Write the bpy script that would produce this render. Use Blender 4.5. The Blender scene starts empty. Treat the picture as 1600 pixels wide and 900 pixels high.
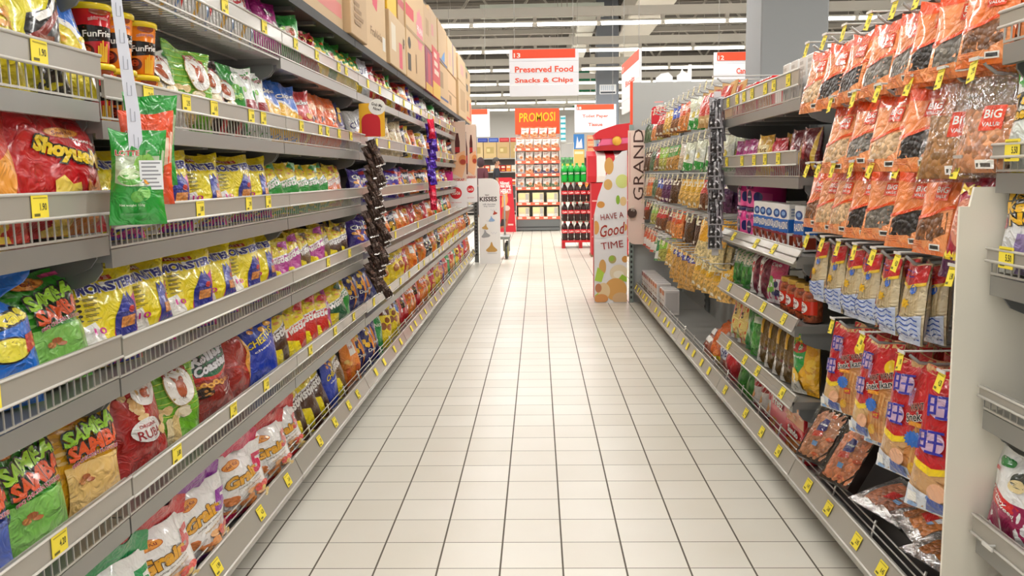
# Supermarket snack aisle: camera, world, exposure first, then library, structure, fixtures, goods.
import bpy, bmesh, math, random
from mathutils import Vector, Matrix, Euler
from mathutils.geometry import tessellate_polygon
PI = math.pi
sc = bpy.context.scene
COL = sc.collection

# ---------------------------------------------------------------- camera, world, exposure
cam_data = bpy.data.cameras.new('camera')
cam_data.sensor_width = 36.0
cam_data.lens = 1375.0 / 1600.0 * 36.0
cam_data.clip_end = 200
camera = bpy.data.objects.new('camera', cam_data)
COL.objects.link(camera)
_d = Vector((40, 178, 1375)).normalized()                 # aisle direction in camera axes (right, up, forward)
_u = Vector((-.015, 1, 0)); _u.z = -(_u.x*_d.x + _u.y*_d.y)/_d.z; _u.normalize()
_x = _u.cross(_d)
if _x.x < 0: _x = -_x
_rows = [Vector((_x[i], _d[i], _u[i])) for i in range(3)]  # camera right, up, forward in world axes
_m = Matrix.Identity(4)
for i in range(3):
    _m[i][0] = _rows[0][i]; _m[i][1] = _rows[1][i]; _m[i][2] = -_rows[2][i]
_m.translation = Vector((0, 0, 1.265))
camera.matrix_world = _m
sc.camera = camera
world = bpy.data.worlds.new('world'); sc.world = world
world.use_nodes = True
world.node_tree.nodes['Background'].inputs[0].default_value = (1.0, .98, .95, 1)
world.node_tree.nodes['Background'].inputs[1].default_value = .55
LAMP_POWER = 330.0
sc.view_settings.view_transform = 'Standard'
sc.view_settings.look = 'None'
sc.view_settings.gamma = 1
sc.view_settings.use_curve_mapping = False
sc.view_settings.exposure = 0.55

# ---------------------------------------------------------------- materials
def lin(h):
    h = h.lstrip('#')
    r = []
    for i in (0, 2, 4):
        c = int(h[i:i+2], 16)/255
        r.append(c/12.92 if c <= .04045 else ((c+.055)/1.055)**2.4)
    return (*r, 1)
_M = {}
def mat(hexc, kind='p'):
    """kind: p crinkled plastic film, k card, g smooth gloss, m metal, f foil, c clear film, n nuts / mixed content, e lamp, w wood-free matte"""
    key = (hexc, kind)
    if key in _M: return _M[key]
    m = bpy.data.materials.new(kind + '_' + hexc); m.use_nodes = True
    nt = m.node_tree; b = nt.nodes['Principled BSDF']; N = nt.nodes.new; L = nt.links.new
    b.inputs['Base Color'].default_value = lin(hexc)
    def bump(scale, strength, dist=.004, detail=2.0, distort=.0):
        tc = N('ShaderNodeTexCoord'); no = N('ShaderNodeTexNoise'); bp = N('ShaderNodeBump')
        no.inputs['Scale'].default_value = scale; no.inputs['Detail'].default_value = detail
        no.inputs['Distortion'].default_value = distort
        bp.inputs['Strength'].default_value = strength; bp.inputs['Distance'].default_value = dist
        L(tc.outputs['Object'], no.inputs['Vector']); L(no.outputs['Fac'], bp.inputs['Height']); L(bp.outputs['Normal'], b.inputs['Normal'])
        return no
    if kind == 'p':
        b.inputs['Roughness'].default_value = .3; b.inputs['Specular IOR Level'].default_value = .6
        b.inputs['Coat Weight'].default_value = .8; b.inputs['Coat Roughness'].default_value = .1
        bump(24, 1.0, .014, 2.2, 1.6)
    elif kind == 'k':
        b.inputs['Roughness'].default_value = .62
        bump(60, .08, .002)
    elif kind == 'g':
        b.inputs['Roughness'].default_value = .18
    elif kind == 'm':
        b.inputs['Roughness'].default_value = .38; b.inputs['Metallic'].default_value = .55
        no = bump(90, .03, .001)
    elif kind == 'f':
        b.inputs['Roughness'].default_value = .22; b.inputs['Metallic'].default_value = .85
        bump(40, .9, .008, 3, 1.5)
    elif kind == 'w':
        b.inputs['Roughness'].default_value = .8
        bump(25, .1, .004)
    elif kind == 'n':
        b.inputs['Roughness'].default_value = .35
        tc = N('ShaderNodeTexCoord'); vo = N('ShaderNodeTexVoronoi'); vo.inputs['Scale'].default_value = 75
        hs = N('ShaderNodeHueSaturation'); hs.inputs['Color'].default_value = lin(hexc)
        mr = N('ShaderNodeMapRange'); mr.inputs[3].default_value = .55; mr.inputs[4].default_value = 1.35
        sx = N('ShaderNodeSeparateColor'); bp = N('ShaderNodeBump'); bp.inputs['Strength'].default_value = .8; bp.inputs['Distance'].default_value = .006
        bp.invert = True
        L(tc.outputs['Object'], vo.inputs['Vector']); L(vo.outputs['Color'], sx.inputs[0]); L(sx.outputs[0], mr.inputs[0])
        L(mr.outputs[0], hs.inputs['Value']); L(hs.outputs[0], b.inputs['Base Color'])
        L(vo.outputs['Distance'], bp.inputs['Height']); L(bp.outputs['Normal'], b.inputs['Normal'])
    elif kind == 'c':
        bump(22, 1.0, .012, 2.2, 1.4); nrm = b.inputs['Normal'].links[0].from_socket
        gl = N('ShaderNodeBsdfGlossy'); gl.inputs['Roughness'].default_value = .08; L(nrm, gl.inputs['Normal'])
        tr = N('ShaderNodeBsdfTransparent'); lw = N('ShaderNodeLayerWeight'); lw.inputs['Blend'].default_value = .3; L(nrm, lw.inputs['Normal'])
        ma = N('ShaderNodeMath'); ma.operation = 'MULTIPLY_ADD'; ma.inputs[1].default_value = .5; ma.inputs[2].default_value = .07; L(lw.outputs['Fresnel'], ma.inputs[0])
        mx = N('ShaderNodeMixShader'); L(ma.outputs[0], mx.inputs[0]); L(tr.outputs[0], mx.inputs[1]); L(gl.outputs[0], mx.inputs[2])
        L(mx.outputs[0], nt.nodes['Material Output'].inputs['Surface'])
    elif kind == 'b':                                     # bottle plastic and drink
        b.inputs['Roughness'].default_value = .1; b.inputs['Alpha'].default_value = .9
    elif kind == 'e':
        b.inputs['Emission Color'].default_value = lin(hexc); b.inputs['Emission Strength'].default_value = 3.5
    _M[key] = m
    return m

def floor_material():
    m = bpy.data.materials.new('floor_tiles'); m.use_nodes = True
    nt = m.node_tree; b = nt.nodes['Principled BSDF']; N = nt.nodes.new; L = nt.links.new
    tc = N('ShaderNodeTexCoord'); sp = N('ShaderNodeSeparateXYZ'); L(tc.outputs['Object'], sp.inputs[0])
    def mth(op, a, bb=None, c=None):
        n = N('ShaderNodeMath'); n.operation = op
        for i, v in enumerate((a, bb, c)):
            if v is None: continue
            if isinstance(v, (int, float)): n.inputs[i].default_value = v
            else: L(v, n.inputs[i])
        return n.outputs[0]
    T = .2033
    def line(src, off, half):
        t = mth('DIVIDE', mth('SUBTRACT', src, off), T)
        f = mth('ABSOLUTE', mth('SUBTRACT', mth('FRACT', mth('ADD', t, .5)), .5))
        return mth('LESS_THAN', f, half/T), mth('FLOOR', t)
    gx, ix = line(sp.outputs[0], -.3385, .0030)
    gy, iy = line(sp.outputs[1], 2.709, .0019)
    g = mth('MAXIMUM', gx, gy)
    cb = N('ShaderNodeCombineXYZ'); L(ix, cb.inputs[0]); L(iy, cb.inputs[1])
    wn = N('ShaderNodeTexWhiteNoise'); wn.noise_dimensions = '2D'; L(cb.outputs[0], wn.inputs['Vector'])
    r1 = N('ShaderNodeMix'); r1.data_type = 'RGBA'
    r1.inputs[6].default_value = lin('dfdace'); r1.inputs[7].default_value = lin('e7e3d9'); L(wn.outputs['Value'], r1.inputs[0])
    no = N('ShaderNodeTexNoise'); no.inputs['Scale'].default_value = 3.5; no.inputs['Detail'].default_value = 6; L(tc.outputs['Object'], no.inputs['Vector'])
    r3 = N('ShaderNodeMix'); r3.data_type = 'RGBA'; r3.blend_type = 'MULTIPLY'; r3.inputs[7].default_value = lin('f0ece2')
    L(mth('MULTIPLY', no.outputs['Fac'], .6), r3.inputs[0]); L(r1.outputs[2], r3.inputs[6])
    r2 = N('ShaderNodeMix'); r2.data_type = 'RGBA'; r2.inputs[7].default_value = lin('5d5548')
    L(g, r2.inputs[0]); L(r3.outputs[2], r2.inputs[6]); L(r2.outputs[2], b.inputs['Base Color'])
    rg = mth('ADD', mth('MULTIPLY', g, .5), .3); L(rg, b.inputs['Roughness'])
    bp = N('ShaderNodeBump'); bp.inputs['Strength'].default_value = .35; bp.inputs['Distance'].default_value = .002; bp.invert = True
    L(g, bp.inputs['Height']); L(bp.outputs['Normal'], b.inputs['Normal'])
    return m

def roof_material():
    m = bpy.data.materials.new('roof_deck'); m.use_nodes = True
    nt = m.node_tree; b = nt.nodes['Principled BSDF']; N = nt.nodes.new; L = nt.links.new
    tc = N('ShaderNodeTexCoord'); wv = N('ShaderNodeTexWave'); wv.bands_direction = 'Y'; wv.inputs['Scale'].default_value = 2.0
    rp = N('ShaderNodeMix'); rp.data_type = 'RGBA'; rp.inputs[6].default_value = lin('544f4a'); rp.inputs[7].default_value = lin('625d57')
    bp = N('ShaderNodeBump'); bp.inputs['Strength'].default_value = .4; bp.inputs['Distance'].default_value = .03
    L(tc.outputs['Object'], wv.inputs['Vector']); L(wv.outputs['Fac'], rp.inputs[0]); L(rp.outputs[2], b.inputs['Base Color'])
    L(wv.outputs['Fac'], bp.inputs['Height']); L(bp.outputs['Normal'], b.inputs['Normal']); b.inputs['Roughness'].default_value = .7
    return m

# ---------------------------------------------------------------- mesh builder
class MB:
    def __init__(s): s.v = []; s.f = []; s.fm = []; s.fs = []; s.mats = []
    def mi(s, m):
        if m not in s.mats: s.mats.append(m)
        return s.mats.index(m)
    def add(s, vs, fs, m, smooth=False):
        o = len(s.v); k = s.mi(m); s.v += [tuple(p) for p in vs]
        for f in fs:
            s.f.append(tuple(i+o for i in f)); s.fm.append(k); s.fs.append(smooth)
    def box(s, x0, x1, y0, y1, z0, z1, m, ch=0):
        if ch:
            c = min(ch, (x1-x0)/3, (y1-y0)/3, (z1-z0)/3)
            bm = bmesh.new(); bmesh.ops.create_cube(bm, size=1)
            for v in bm.verts: v.co = Vector(((x0+x1)/2+v.co.x*(x1-x0), (y0+y1)/2+v.co.y*(y1-y0), (z0+z1)/2+v.co.z*(z1-z0)))
            bmesh.ops.bevel(bm, geom=list(bm.edges), offset=c, segments=1, affect='EDGES')
            s.add([v.co for v in bm.verts], [[v.index for v in f.verts] for f in (bm.verts.index_update() or bm.faces)], m); bm.free(); return
        v = [(x, y, z) for x in (x0, x1) for y in (y0, y1) for z in (z0, z1)]
        s.add(v, [(0,1,3,2), (4,6,7,5), (0,4,5,1), (2,3,7,6), (0,2,6,4), (1,5,7,3)], m)
    def prism(s, pts, a, b, m, axis='x'):
        """2D outline extruded along axis; pts are (y,z) for x, (x,z) for y, (x,y) for z"""
        def P(p, t): return {'x': (t, p[0], p[1]), 'y': (p[0], t, p[1]), 'z': (p[0], p[1], t)}[axis]
        n = len(pts); vs = [P(p, a) for p in pts] + [P(p, b) for p in pts]
        tr = tessellate_polygon([[Vector((p[0], p[1], 0)) for p in pts]])
        fs = [tuple(t) for t in tr] + [tuple(i+n for i in reversed(t)) for t in tr] + [(i, (i+1) % n, (i+1) % n+n, i+n) for i in range(n)]
        s.add(vs, fs, m)
    def tube(s, path, r, m, n=6, cap=True):
        path = [Vector(p) for p in path]; rings = []
        for i, p in enumerate(path):
            t = (path[min(i+1, len(path)-1)]-path[max(i-1, 0)]).normalized()
            a = t.orthogonal().normalized() if i == 0 else (a - t*a.dot(t)).normalized()
            bb = t.cross(a); rr = r[i] if isinstance(r, (list, tuple)) else r
            rings.append([p + (a*math.cos(2*PI*k/n)+bb*math.sin(2*PI*k/n))*rr for k in range(n)])
        vs = [v for rg in rings for v in rg]; fs = []
        for i in range(len(path)-1):
            for k in range(n): fs.append((i*n+k, i*n+(k+1) % n, (i+1)*n+(k+1) % n, (i+1)*n+k))
        if cap: fs += [tuple(range(n))[::-1], tuple((len(path)-1)*n+k for k in range(n))]
        s.add(vs, fs, m, n > 4)
    def lathe(s, prof, m, n=20, sq=0):
        """prof: (r,z) list from bottom to top"""
        vs = []; fs = []
        for r, z in prof:
            for k in range(n):
                a = 2*PI*k/n; c, q = math.cos(a), math.sin(a)
                if sq: w = (abs(c)**sq + abs(q)**sq)**(-1/sq); c *= w; q *= w
                vs.append((r*c, r*q, z))
        for i in range(len(prof)-1):
            for k in range(n): fs.append((i*n+k, i*n+(k+1) % n, (i+1)*n+(k+1) % n, (i+1)*n+k))
        fs += [tuple(range(n))[::-1], tuple((len(prof)-1)*n+k for k in range(n))]
        s.add(vs, fs, m, True)
    def mesh(s, name):
        me = bpy.data.meshes.new(name); me.from_pydata(s.v, [], s.f)
        for m in s.mats: me.materials.append(m)
        me.polygons.foreach_set('material_index', s.fm); me.polygons.foreach_set('use_smooth', s.fs)
        me.update(); return me
    def obj(s, name, parent=None):
        o = bpy.data.objects.new(name, s.mesh(name)); COL.objects.link(o); o.parent = parent; return o

def empty(name, loc=(0, 0, 0), rz=0, rx=0):
    o = bpy.data.objects.new(name, None); COL.objects.link(o); o.empty_display_size = .05
    o.location = loc; o.rotation_euler = (rx, 0, rz); return o
def tag(o, label=None, cat=None, group=None, kind=None):
    for k, v in (('label', label), ('category', cat), ('group', group), ('kind', kind)):
        if v: o[k] = v
    return o
def copy_tree(o, parent=None):
    c = o.copy(); COL.objects.link(c)
    if parent is not None: c.parent = parent
    for ch in o.children: copy_tree(ch, c)
    return c

# ---------------------------------------------------------------- artwork laid onto a surface
_TX = {}
def text_tris(s, off):
    if (s, off) in _TX: return _TX[(s, off)]
    cu = bpy.data.curves.new('lettering', 'FONT'); cu.body = s; cu.size = 1; cu.offset = off; cu.resolution_u = 2; cu.fill_mode = 'FRONT'
    o = bpy.data.objects.new('lettering', cu); COL.objects.link(o)
    dg = bpy.context.evaluated_depsgraph_get(); ev = o.evaluated_get(dg); me = ev.to_mesh(); me.calc_loop_triangles()
    vs = [(v.co.x, v.co.y) for v in me.vertices]; ts = [tuple(t.vertices) for t in me.loop_triangles]
    ev.to_mesh_clear(); bpy.data.objects.remove(o); bpy.data.curves.remove(cu)
    _TX[(s, off)] = (vs, ts); return vs, ts
def R(u0, v0, u1, v1, c): return ('p', [(u0, v0), (u1, v0), (u1, v1), (u0, v1)], c)
def P(pts, c): return ('p', pts, c)
def E(cu, cv, ru, rv, c, rot=0, n=22):
    ca, sa = math.cos(rot), math.sin(rot)
    return ('p', [(cu+ru*(math.cos(t)*ca-math.sin(t)*sa), cv+rv*(math.sin(t)*ca+math.cos(t)*sa)) for t in (2*PI*k/n for k in range(n))], c)
def ST(cu, cv, ru, rv, n, c, inner=.78):
    return ('p', [(cu+ru*q*math.sin(PI*k/n), cv+rv*q*math.cos(PI*k/n)) for k in range(2*n) for q in [1 if k % 2 == 0 else inner]], c)
def T(s, cu, cv, wu, hv, c, o=None, rot=0, shear=0, bow=0, bold=.02, ow=.07): return ('t', s, cu, cv, wu, hv, c, o, rot, shear, bow, bold, ow)
def SC(n, u0, v0, u1, v1, size, cols, seed=1, asp=.7):
    rn = random.Random(seed); out = []
    for i in range(n):
        out.append(E(rn.uniform(u0, u1), rn.uniform(v0, v1), size*rn.uniform(.7, 1.2), size*asp*rn.uniform(.7, 1.2), cols[i % len(cols)], rn.uniform(-1.5, 1.5), 8))
    return out
def WV(n, u0, u1, v0, v1, amp, th, c):
    out = []
    for i in range(n):
        v = v0+(v1-v0)*i/max(1, n-1); top = []; bot = []
        for k in range(13):
            u = u0+(u1-u0)*k/12; q = v+amp*math.sin(k*1.25+i*.6)
            top.append((u, q+th)); bot.append((u, q))
        out.append(('p', bot+top[::-1], c))
    return out
def flat(art):
    r = []
    for a in art: r += flat(a) if isinstance(a, list) else [a]
    return r
def subdiv(vs, ts, L):
    vs = list(vs); st = list(ts); out = []; L2 = L*L; mid = {}
    while st:
        t = st.pop(); best = -1; bi = 0
        for i in range(3):
            a, b = vs[t[i]], vs[t[(i+1) % 3]]; d = (a[0]-b[0])**2+(a[1]-b[1])**2
            if d > best: best, bi = d, i
        if best <= L2: out.append(t); continue
        i0, i1, i2 = t[bi], t[(bi+1) % 3], t[(bi+2) % 3]; k = (min(i0, i1), max(i0, i1))
        if k not in mid: mid[k] = len(vs); vs.append(((vs[i0][0]+vs[i1][0])/2, (vs[i0][1]+vs[i1][1])/2))
        st += [(i0, mid[k], i2), (mid[k], i1, i2)]
    return vs, out
def decals(mb, S, art, w, h, kind='p', L=.022, base=.0008, step=.0003, clip=True):
    for i, it in enumerate(flat(art)):
        layers = []
        if it[0] == 'p':
            pts = [(min(.995, max(.005, p[0]))*w, min(.995, max(.005, p[1]))*h) for p in it[1]] if clip else [(p[0]*w, p[1]*h) for p in it[1]]
            layers.append((pts, tessellate_polygon([[Vector((p[0], p[1], 0)) for p in pts]]), it[2]))
        else:
            _, s, cu, cv, wu, hv, c, o, rot, shear, bow, bold, ow = it
            v0, _t = text_tris(s, 0.0)
            if not v0: continue
            xa = min(p[0] for p in v0); xb = max(p[0] for p in v0); ya = min(p[1] for p in v0); yb = max(p[1] for p in v0)
            ca, sa = math.cos(rot), math.sin(rot)
            for off, colr in (((ow, o),) if o else ()) + ((bold, c),):
                vs, ts = text_tris(s, off); q = []
                for x, y in vs:
                    X = (x-(xa+xb)/2)/(xb-xa)*wu*w; Y = (y-(ya+yb)/2)/(yb-ya)*hv*h
                    X += shear*Y; Y += bow*h*(1-(2*X/(wu*w))**2); q.append((cu*w+X*ca-Y*sa, cv*h+X*sa+Y*ca))
                layers.append((q, ts, colr))
        for j, (pts, ts, colr) in enumerate(layers):
            kk = kind
            if isinstance(colr, tuple): colr, kk = colr
            vs, tt = subdiv(pts, ts, L); off = base+step*i+.00045*j
            good = []
            for t in tt:
                a, b, c2 = (vs[k] for k in t); ar = (b[0]-a[0])*(c2[1]-a[1])-(b[1]-a[1])*(c2[0]-a[0])
                if abs(ar) > 1e-10: good.append(t if ar > 0 else (t[0], t[2], t[1]))
            mb.add([S(x/w, y/h, off) for x, y in vs], good, mat(colr, kk), True)

# ---------------------------------------------------------------- package shapes (front faces -Y, stands on z=0)
def bag_surface(w, h, d, seed=0, seal=.06, waist=.11, belly=.8, edge=.5, crease=.16, bend=0.0, tie=None, flare=0.0):
    rn = random.Random(seed); ph = [rn.uniform(0, 6.28) for _ in range(8)]; tw = rn.uniform(-.012, .012)
    def S(u, v, off=0, side=1):
        vv = min(1, max(0, (v-seal)/(1-2*seal)))
        b = math.sin(PI*vv**belly)**.55 if 0 < vv < 1 else 0
        a = max(0, 1-abs(2*u-1)**2.6)**edge
        wid = 1-waist*(math.sin(PI*vv)**.7 if 0 < vv < 1 else 0)+flare*(1-v)
        if tie and v > tie[0]: wid *= 1-(1-tie[1])*math.exp(-((v-tie[2])/.07)**2)
        t = .5*d*a*b
        cr = crease*d*a*(math.sin(6.28*3.1*u+ph[0])*math.exp(-vv*h/.035)+math.sin(6.28*3.7*u+ph[1])*math.exp(-(1-vv)*h/.04))
        de = .07*d*a*b*(math.sin(5*u+7*v+ph[2])+math.sin(9*u-6*v+ph[3])*.7+math.sin(14*v+4*u+ph[4])*.5)
        t = max(.0012, t+cr*b**.3+de)
        x = (u-.5)*w*wid + .012*w*math.sin(7*v+ph[5]) + tw*v
        y = -side*(t+off) - bend*d*math.sin(PI*v) + .13*d*math.sin(7*u+ph[6])*(1-b)*(1 if v > .5 else .3)
        z = v*h + (.035*h*(abs(2*u-1)**2-.5)+.012*h*math.sin(9*u+ph[7]))*max(0, (v-.55)/.45)**2 + (.02*h*abs(2*u-1)**2*math.sin(PI*v) if v < .5 else 0)
        return (x, y, z+.0005)
    return S
def grid_shell(mb, S, base, nu=16, nv=20, smooth=True, back=None):
    for side in (1, -1):
        vs = [S(i/nu, j/nv, 0, side) for j in range(nv+1) for i in range(nu+1)]; fs = []
        for j in range(nv):
            for i in range(nu):
                q = (j*(nu+1)+i, j*(nu+1)+i+1, (j+1)*(nu+1)+i+1, (j+1)*(nu+1)+i)
                fs.append(q if side == 1 else q[::-1])
        mb.add(vs, fs, base if side == 1 or not back else back, smooth)
def up(art, v0):
    q = 1-v0; out = []
    for a in flat(art):
        if a[0] == 'p': out.append(('p', [(u, v0+q*v if v > .015 else 0) for u, v in a[1]], a[2]))
        else: out.append(a[:3] + (v0+q*a[3], a[4], a[5]*q) + a[6:])
    return out
def bag_mesh(name, w, h, d, base, art, seed=0, kind='p', n=(16, 20), **kw):
    mb = MB(); S = bag_surface(w, h, d, seed, **kw)
    grid_shell(mb, S, mat(base, kind) if isinstance(base, str) else mat(*base), *n)
    decals(mb, S, art, w, h, kind if kind in 'pf' else 'p')
    return mb
def flat_S(w, h, y): return lambda u, v, off=0: ((u-.5)*w, y-off, v*h)
def carton_mb(w, h, d, base, art, side=None, kind='k', ch=.004):
    mb = MB(); mb.box(-w/2, w/2, -d/2, d/2, 0, h, mat(base, kind), ch)
    decals(mb, flat_S(w, h, -d/2), art, w, h, kind, L=9, base=.0006)
    if side:
        decals(mb, lambda u, v, off=0: (-w/2-off, d/2-u*d, v*h), side, d, h, kind, L=9, base=.0006)
        decals(mb, lambda u, v, off=0: (w/2+off, -d/2+u*d, v*h), side, d, h, kind, L=9, base=.0006)
    return mb
def round_S(r0, r1, h, z0=0, span=PI*1.0):
    def S(u, v, off=0):
        a = -PI/2+(u-.5)*span; r = r0+(r1-r0)*v+off
        return (r*math.cos(a), r*math.sin(a), z0+v*h)
    return S
ORD = ['first', 'second', 'third', 'fourth', 'fifth', 'sixth', 'seventh', 'eighth', 'ninth', 'tenth', 'eleventh', 'twelfth', 'thirteenth', 'fourteenth', 'fifteenth', 'sixteenth']

# ---------------------------------------------------------------- the setting
def struct(mb, name, parent=None):
    o = mb.obj(name, parent); o['kind'] = 'structure'; return o
mb = MB(); mb.box(-22, 22, -6, 45, -.1, 0, floor_material()); struct(mb, 'floor')
mb = MB(); mb.box(-22, 22, -6, 45, 7.0, 7.15, roof_material()); struct(mb, 'ceiling')
mb = MB(); mb.box(-22, 22, 44, 44.2, 0, 4.6, mat('cfcdca', 'k')); mb.box(-22, 22, 44, 44.2, 4.6, 7.1, mat('77726c', 'k')); struct(mb, 'wall_back')
mb = MB(); mb.box(-22.2, -22, -6, 45, 0, 7.1, mat('cfcdca', 'k')); struct(mb, 'wall_left')
mb = MB(); mb.box(22, 22.2, -6, 45, 0, 7.1, mat('cfcdca', 'k')); struct(mb, 'wall_right')
GREYP = mat('b9b6b0', 'k')
def girder(name, y, label):
    t = empty(name, (0, y, 6.9)); tag(t, label, 'roof truss', 'roof trusses across the hall')
    m = mat('b3aea6', 'k')
    for z, nm in ((-.05, 'top_chord'), (-1.35, 'bottom_chord')):
        b = MB(); b.box(-20, 20, -.07, .07, z-.07, z+.07, m); b.obj(nm, t)
    b = MB(); n = 22
    for i in range(n):
        x0 = -20+40/n*i; x1 = x0+20/n; x2 = x0+40/n
        b.tube([(x0, 0, -.05), (x1, 0, -1.35)], .045, m, 4); b.tube([(x1, 0, -1.35), (x2, 0, -.05)], .045, m, 4)
    b.obj('web_brace', t)
for i, y in enumerate((15.4, 21, 27.5, 34.5)):
    girder('roof_truss', y, 'grey steel lattice truss spanning the hall under the roof, %s from the aisle' % ORD[i])
for i in range(14):
    mb = MB(); mb.box(-20, 20, -.04, .04, -.06, .06, mat('8d877f', 'k')); o = mb.obj('purlin'); o.location = (0, 13.2+2.15*i, 6.93)
    o['kind'] = 'structure'; o.name = 'trim_%d' % (i+1)
# ducts and beams under the roof
mb = MB(); mb.box(2.52, 3.5, 12, 40, 5.45, 6.2, mat('d8d2c8', 'k'), .03)
o = mb.obj('air_duct'); tag(o, 'long white square air duct running along the roof beside the grey column', 'duct')
mb = MB(); mb.box(1.2, 1.75, 26.4, 40, 5.5, 6.3, mat('dcdad2', 'k'), .03)
o = mb.obj('air_duct'); tag(o, 'narrower white air duct beside the distant slate column', 'duct')
mb = MB(); mb.box(-1.6, 1.95, 26.0, 26.3, 5.75, 6.1, mat('d3dbd3', 'k')); o = mb.obj('cross_beam'); tag(o, 'pale greenish steel beam crossing below the roof behind the first lamps', 'beam')
# columns
mb = MB(); mb.box(-.33, .33, -.33, .33, 0, 7, mat('7d7f80', 'k'), .015)
o = struct(mb, 'column_1'); o.location = (2.55, 9.33, 0)
mb = MB(); mb.box(-.33, .33, -.33, .33, 0, 7, mat('7c828c', 'k'), .02)
o = struct(mb, 'column_2'); o.location = (2.13, 27.3, 0)
mb = MB(); mb.box(-.25, .25, -.01, .01, -.14, .14, mat('e9ebef', 'k'))
for i in range(7): mb.box(-.2+i*.058, -.2+i*.058+.018, -.016, -.009, -.03, .11, mat('9fb4cf', 'k'))
mb.box(-.22, .22, -.016, -.009, -.12, -.07, mat('444a55', 'k'))
o = mb.obj('column_notice'); o.location = (2.13, 26.95, 3.75); tag(o, 'white notice with upright bars on the distant slate column', 'notice')
for sx in (-1, 1):
    mb = MB(); mb.box(-.1, .1, -.09, .09, -.3, .1, mat('eae6da', 'g'), .02); mb.prism([(-.08, .1), (.08, .1), (.02, .26)], -.06, .06, mat('eae6da', 'g'))
    o = mb.obj('loudspeaker'); o.location = (2.13+sx*.44, 27.1, 4.55)
    tag(o, 'small cream loudspeaker on the %s side of the distant slate column' % ('left' if sx < 0 else 'right'), 'loudspeaker')
mb = MB(); mb.box(-.6, .6, -.05, .05, -1.6, 1.6, mat('1f8a62', 'k'))
o = mb.obj('green_banner'); o.location = (2.35, 43.9, 5.3); tag(o, 'tall green panel high on the far wall behind the lamps', 'panel')
o.scale = (1, 1, .55)
mb = MB(); mb.box(-1.25, .8, -.2, .2, -.06, .06, mat('eceae6', 'k')); mb.box(-1.25, .8, -.2, -.16, -.2, -.08, mat('dcdde0', 'k')); mb.box(-1.1, -1.06, -.02, .02, .06, 2.6, mat('dcdde0', 'k')); mb.box(.6, .64, -.02, .02, .06, 2.6, mat('dcdde0', 'k'))
o = mb.obj('cable_tray'); o.location = (1.65, 38, 4.42); tag(o, 'white cable tray below the last lamp rows', 'cable tray')

# lamp rows: each row a thing: channel, hangers, tubes; its own light hangs on it
b = MB(); b.box(-.035, .035, -.035, .035, -.045, .13, mat('d8d5ce', 'k')); SOCK = b.mesh('lamp_socket')
b = MB(); b.tube([(.05, 0, 0), (1.17, 0, 0)], .042, mat('fffaf2', 'e'), 8); TUBE = b.mesh('fluorescent_tube')
b = MB(); b.tube([(0, 0, .3), (0, 0, 2.885)], .012, mat('a9a59d', 'k'), 4); HANG = b.mesh('hanger_rod')
def lamp_row(y, label, z=4.12):
    t = empty('strip_lamp', (0, y, z)); tag(t, label, 'strip lamp', 'rows of strip lamps under the roof')
    b = MB(); b.box(-11, 11, -.06, .06, .13, .3, mat('d2cfc8', 'k')); b.box(-11, 11, -.07, .07, .02, .05, mat('c9c6bf', 'k')); b.obj('channel', t)
    for i in range(19):
        o = bpy.data.objects.new('lamp_socket', SOCK); COL.objects.link(o); o.parent = t; o.location = (-11+1.22*i, 0, 0)
    for i in range(18):
        o = bpy.data.objects.new('fluorescent_tube', TUBE); COL.objects.link(o); o.parent = t; o.location = (-11+1.22*i, 0, 0)
    for i in range(6):
        o = bpy.data.objects.new('hanger_rod', HANG); COL.objects.link(o); o.parent = t; o.location = (-9.3+3.3*i, 0, 0)
    ld = bpy.data.lights.new('tube_light', 'AREA'); ld.shape = 'RECTANGLE'; ld.size = 21; ld.size_y = .1; ld.energy = LAMP_POWER; ld.color = (1, .975, .93)
    lo = bpy.data.objects.new('tube_light', ld); COL.objects.link(lo); lo.parent = t; lo.location = (0, 0, -.05)
for i in range(12):
    y = -1.25+3.73*i
    lamp_row(y, 'row of white strip lamps across the hall, %s' % (
        'behind the viewer' if i < 1 else ['above the nearest bays', 'above the third bays', 'above the end of the right run', 'just before the cross aisle'][i-1] if i < 5 else '%s from the cross aisle' % ORD[i-5]))

# ---------------------------------------------------------------- shelving
M_SH = mat('979691', 'm'); M_SHD = mat('858684', 'm'); M_STRIP = mat('9f998f', 'g'); M_RIM = mat('d6d2ca', 'g'); M_WIRE = mat('c2bfb8', 'm')
M_TAG = mat('f1dc3e', 'k'); M_BACK = mat('8f918f', 'k'); M_DARK = mat('2b2b2c', 'k')
LX, RX = -.92, .93
def frame(side, yc):                                     # loc and rotation of something centred at world Y on a run's front plane
    return ((LX, yc, 0), PI/2) if side == 'L' else ((RX, yc, 0), -PI/2)
PRICES = ['2.95', '2.25', '3.80', '1.90', '4.20', '5.50', '2.60', '6.45']
M_TAGP = mat('e9e0b0', 'k')
_tagm = {}
def tag_mesh(p, big):
    if (p, big) not in _tagm:
        b = MB(); b.box(-.027, .027, -.001, 0, -.0215, .0215, M_TAGP if big == 'pale' else M_TAG)
        if big:
            S = lambda u, v, off=0: (-.027+.054*u, -.001-off, -.0215+.043*v)
            decals(b, S, [T(p, .68, .5, .4, .3, '33301c'), R(.1, .1, .45, .22, '6b6420'), R(.08, .85, .9, .9, 'a89722')], .054, .043, 'k', L=1, base=.0004)
        _tagm[(p, big)] = b.mesh('price_tag')
    return _tagm[(p, big)]
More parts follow.
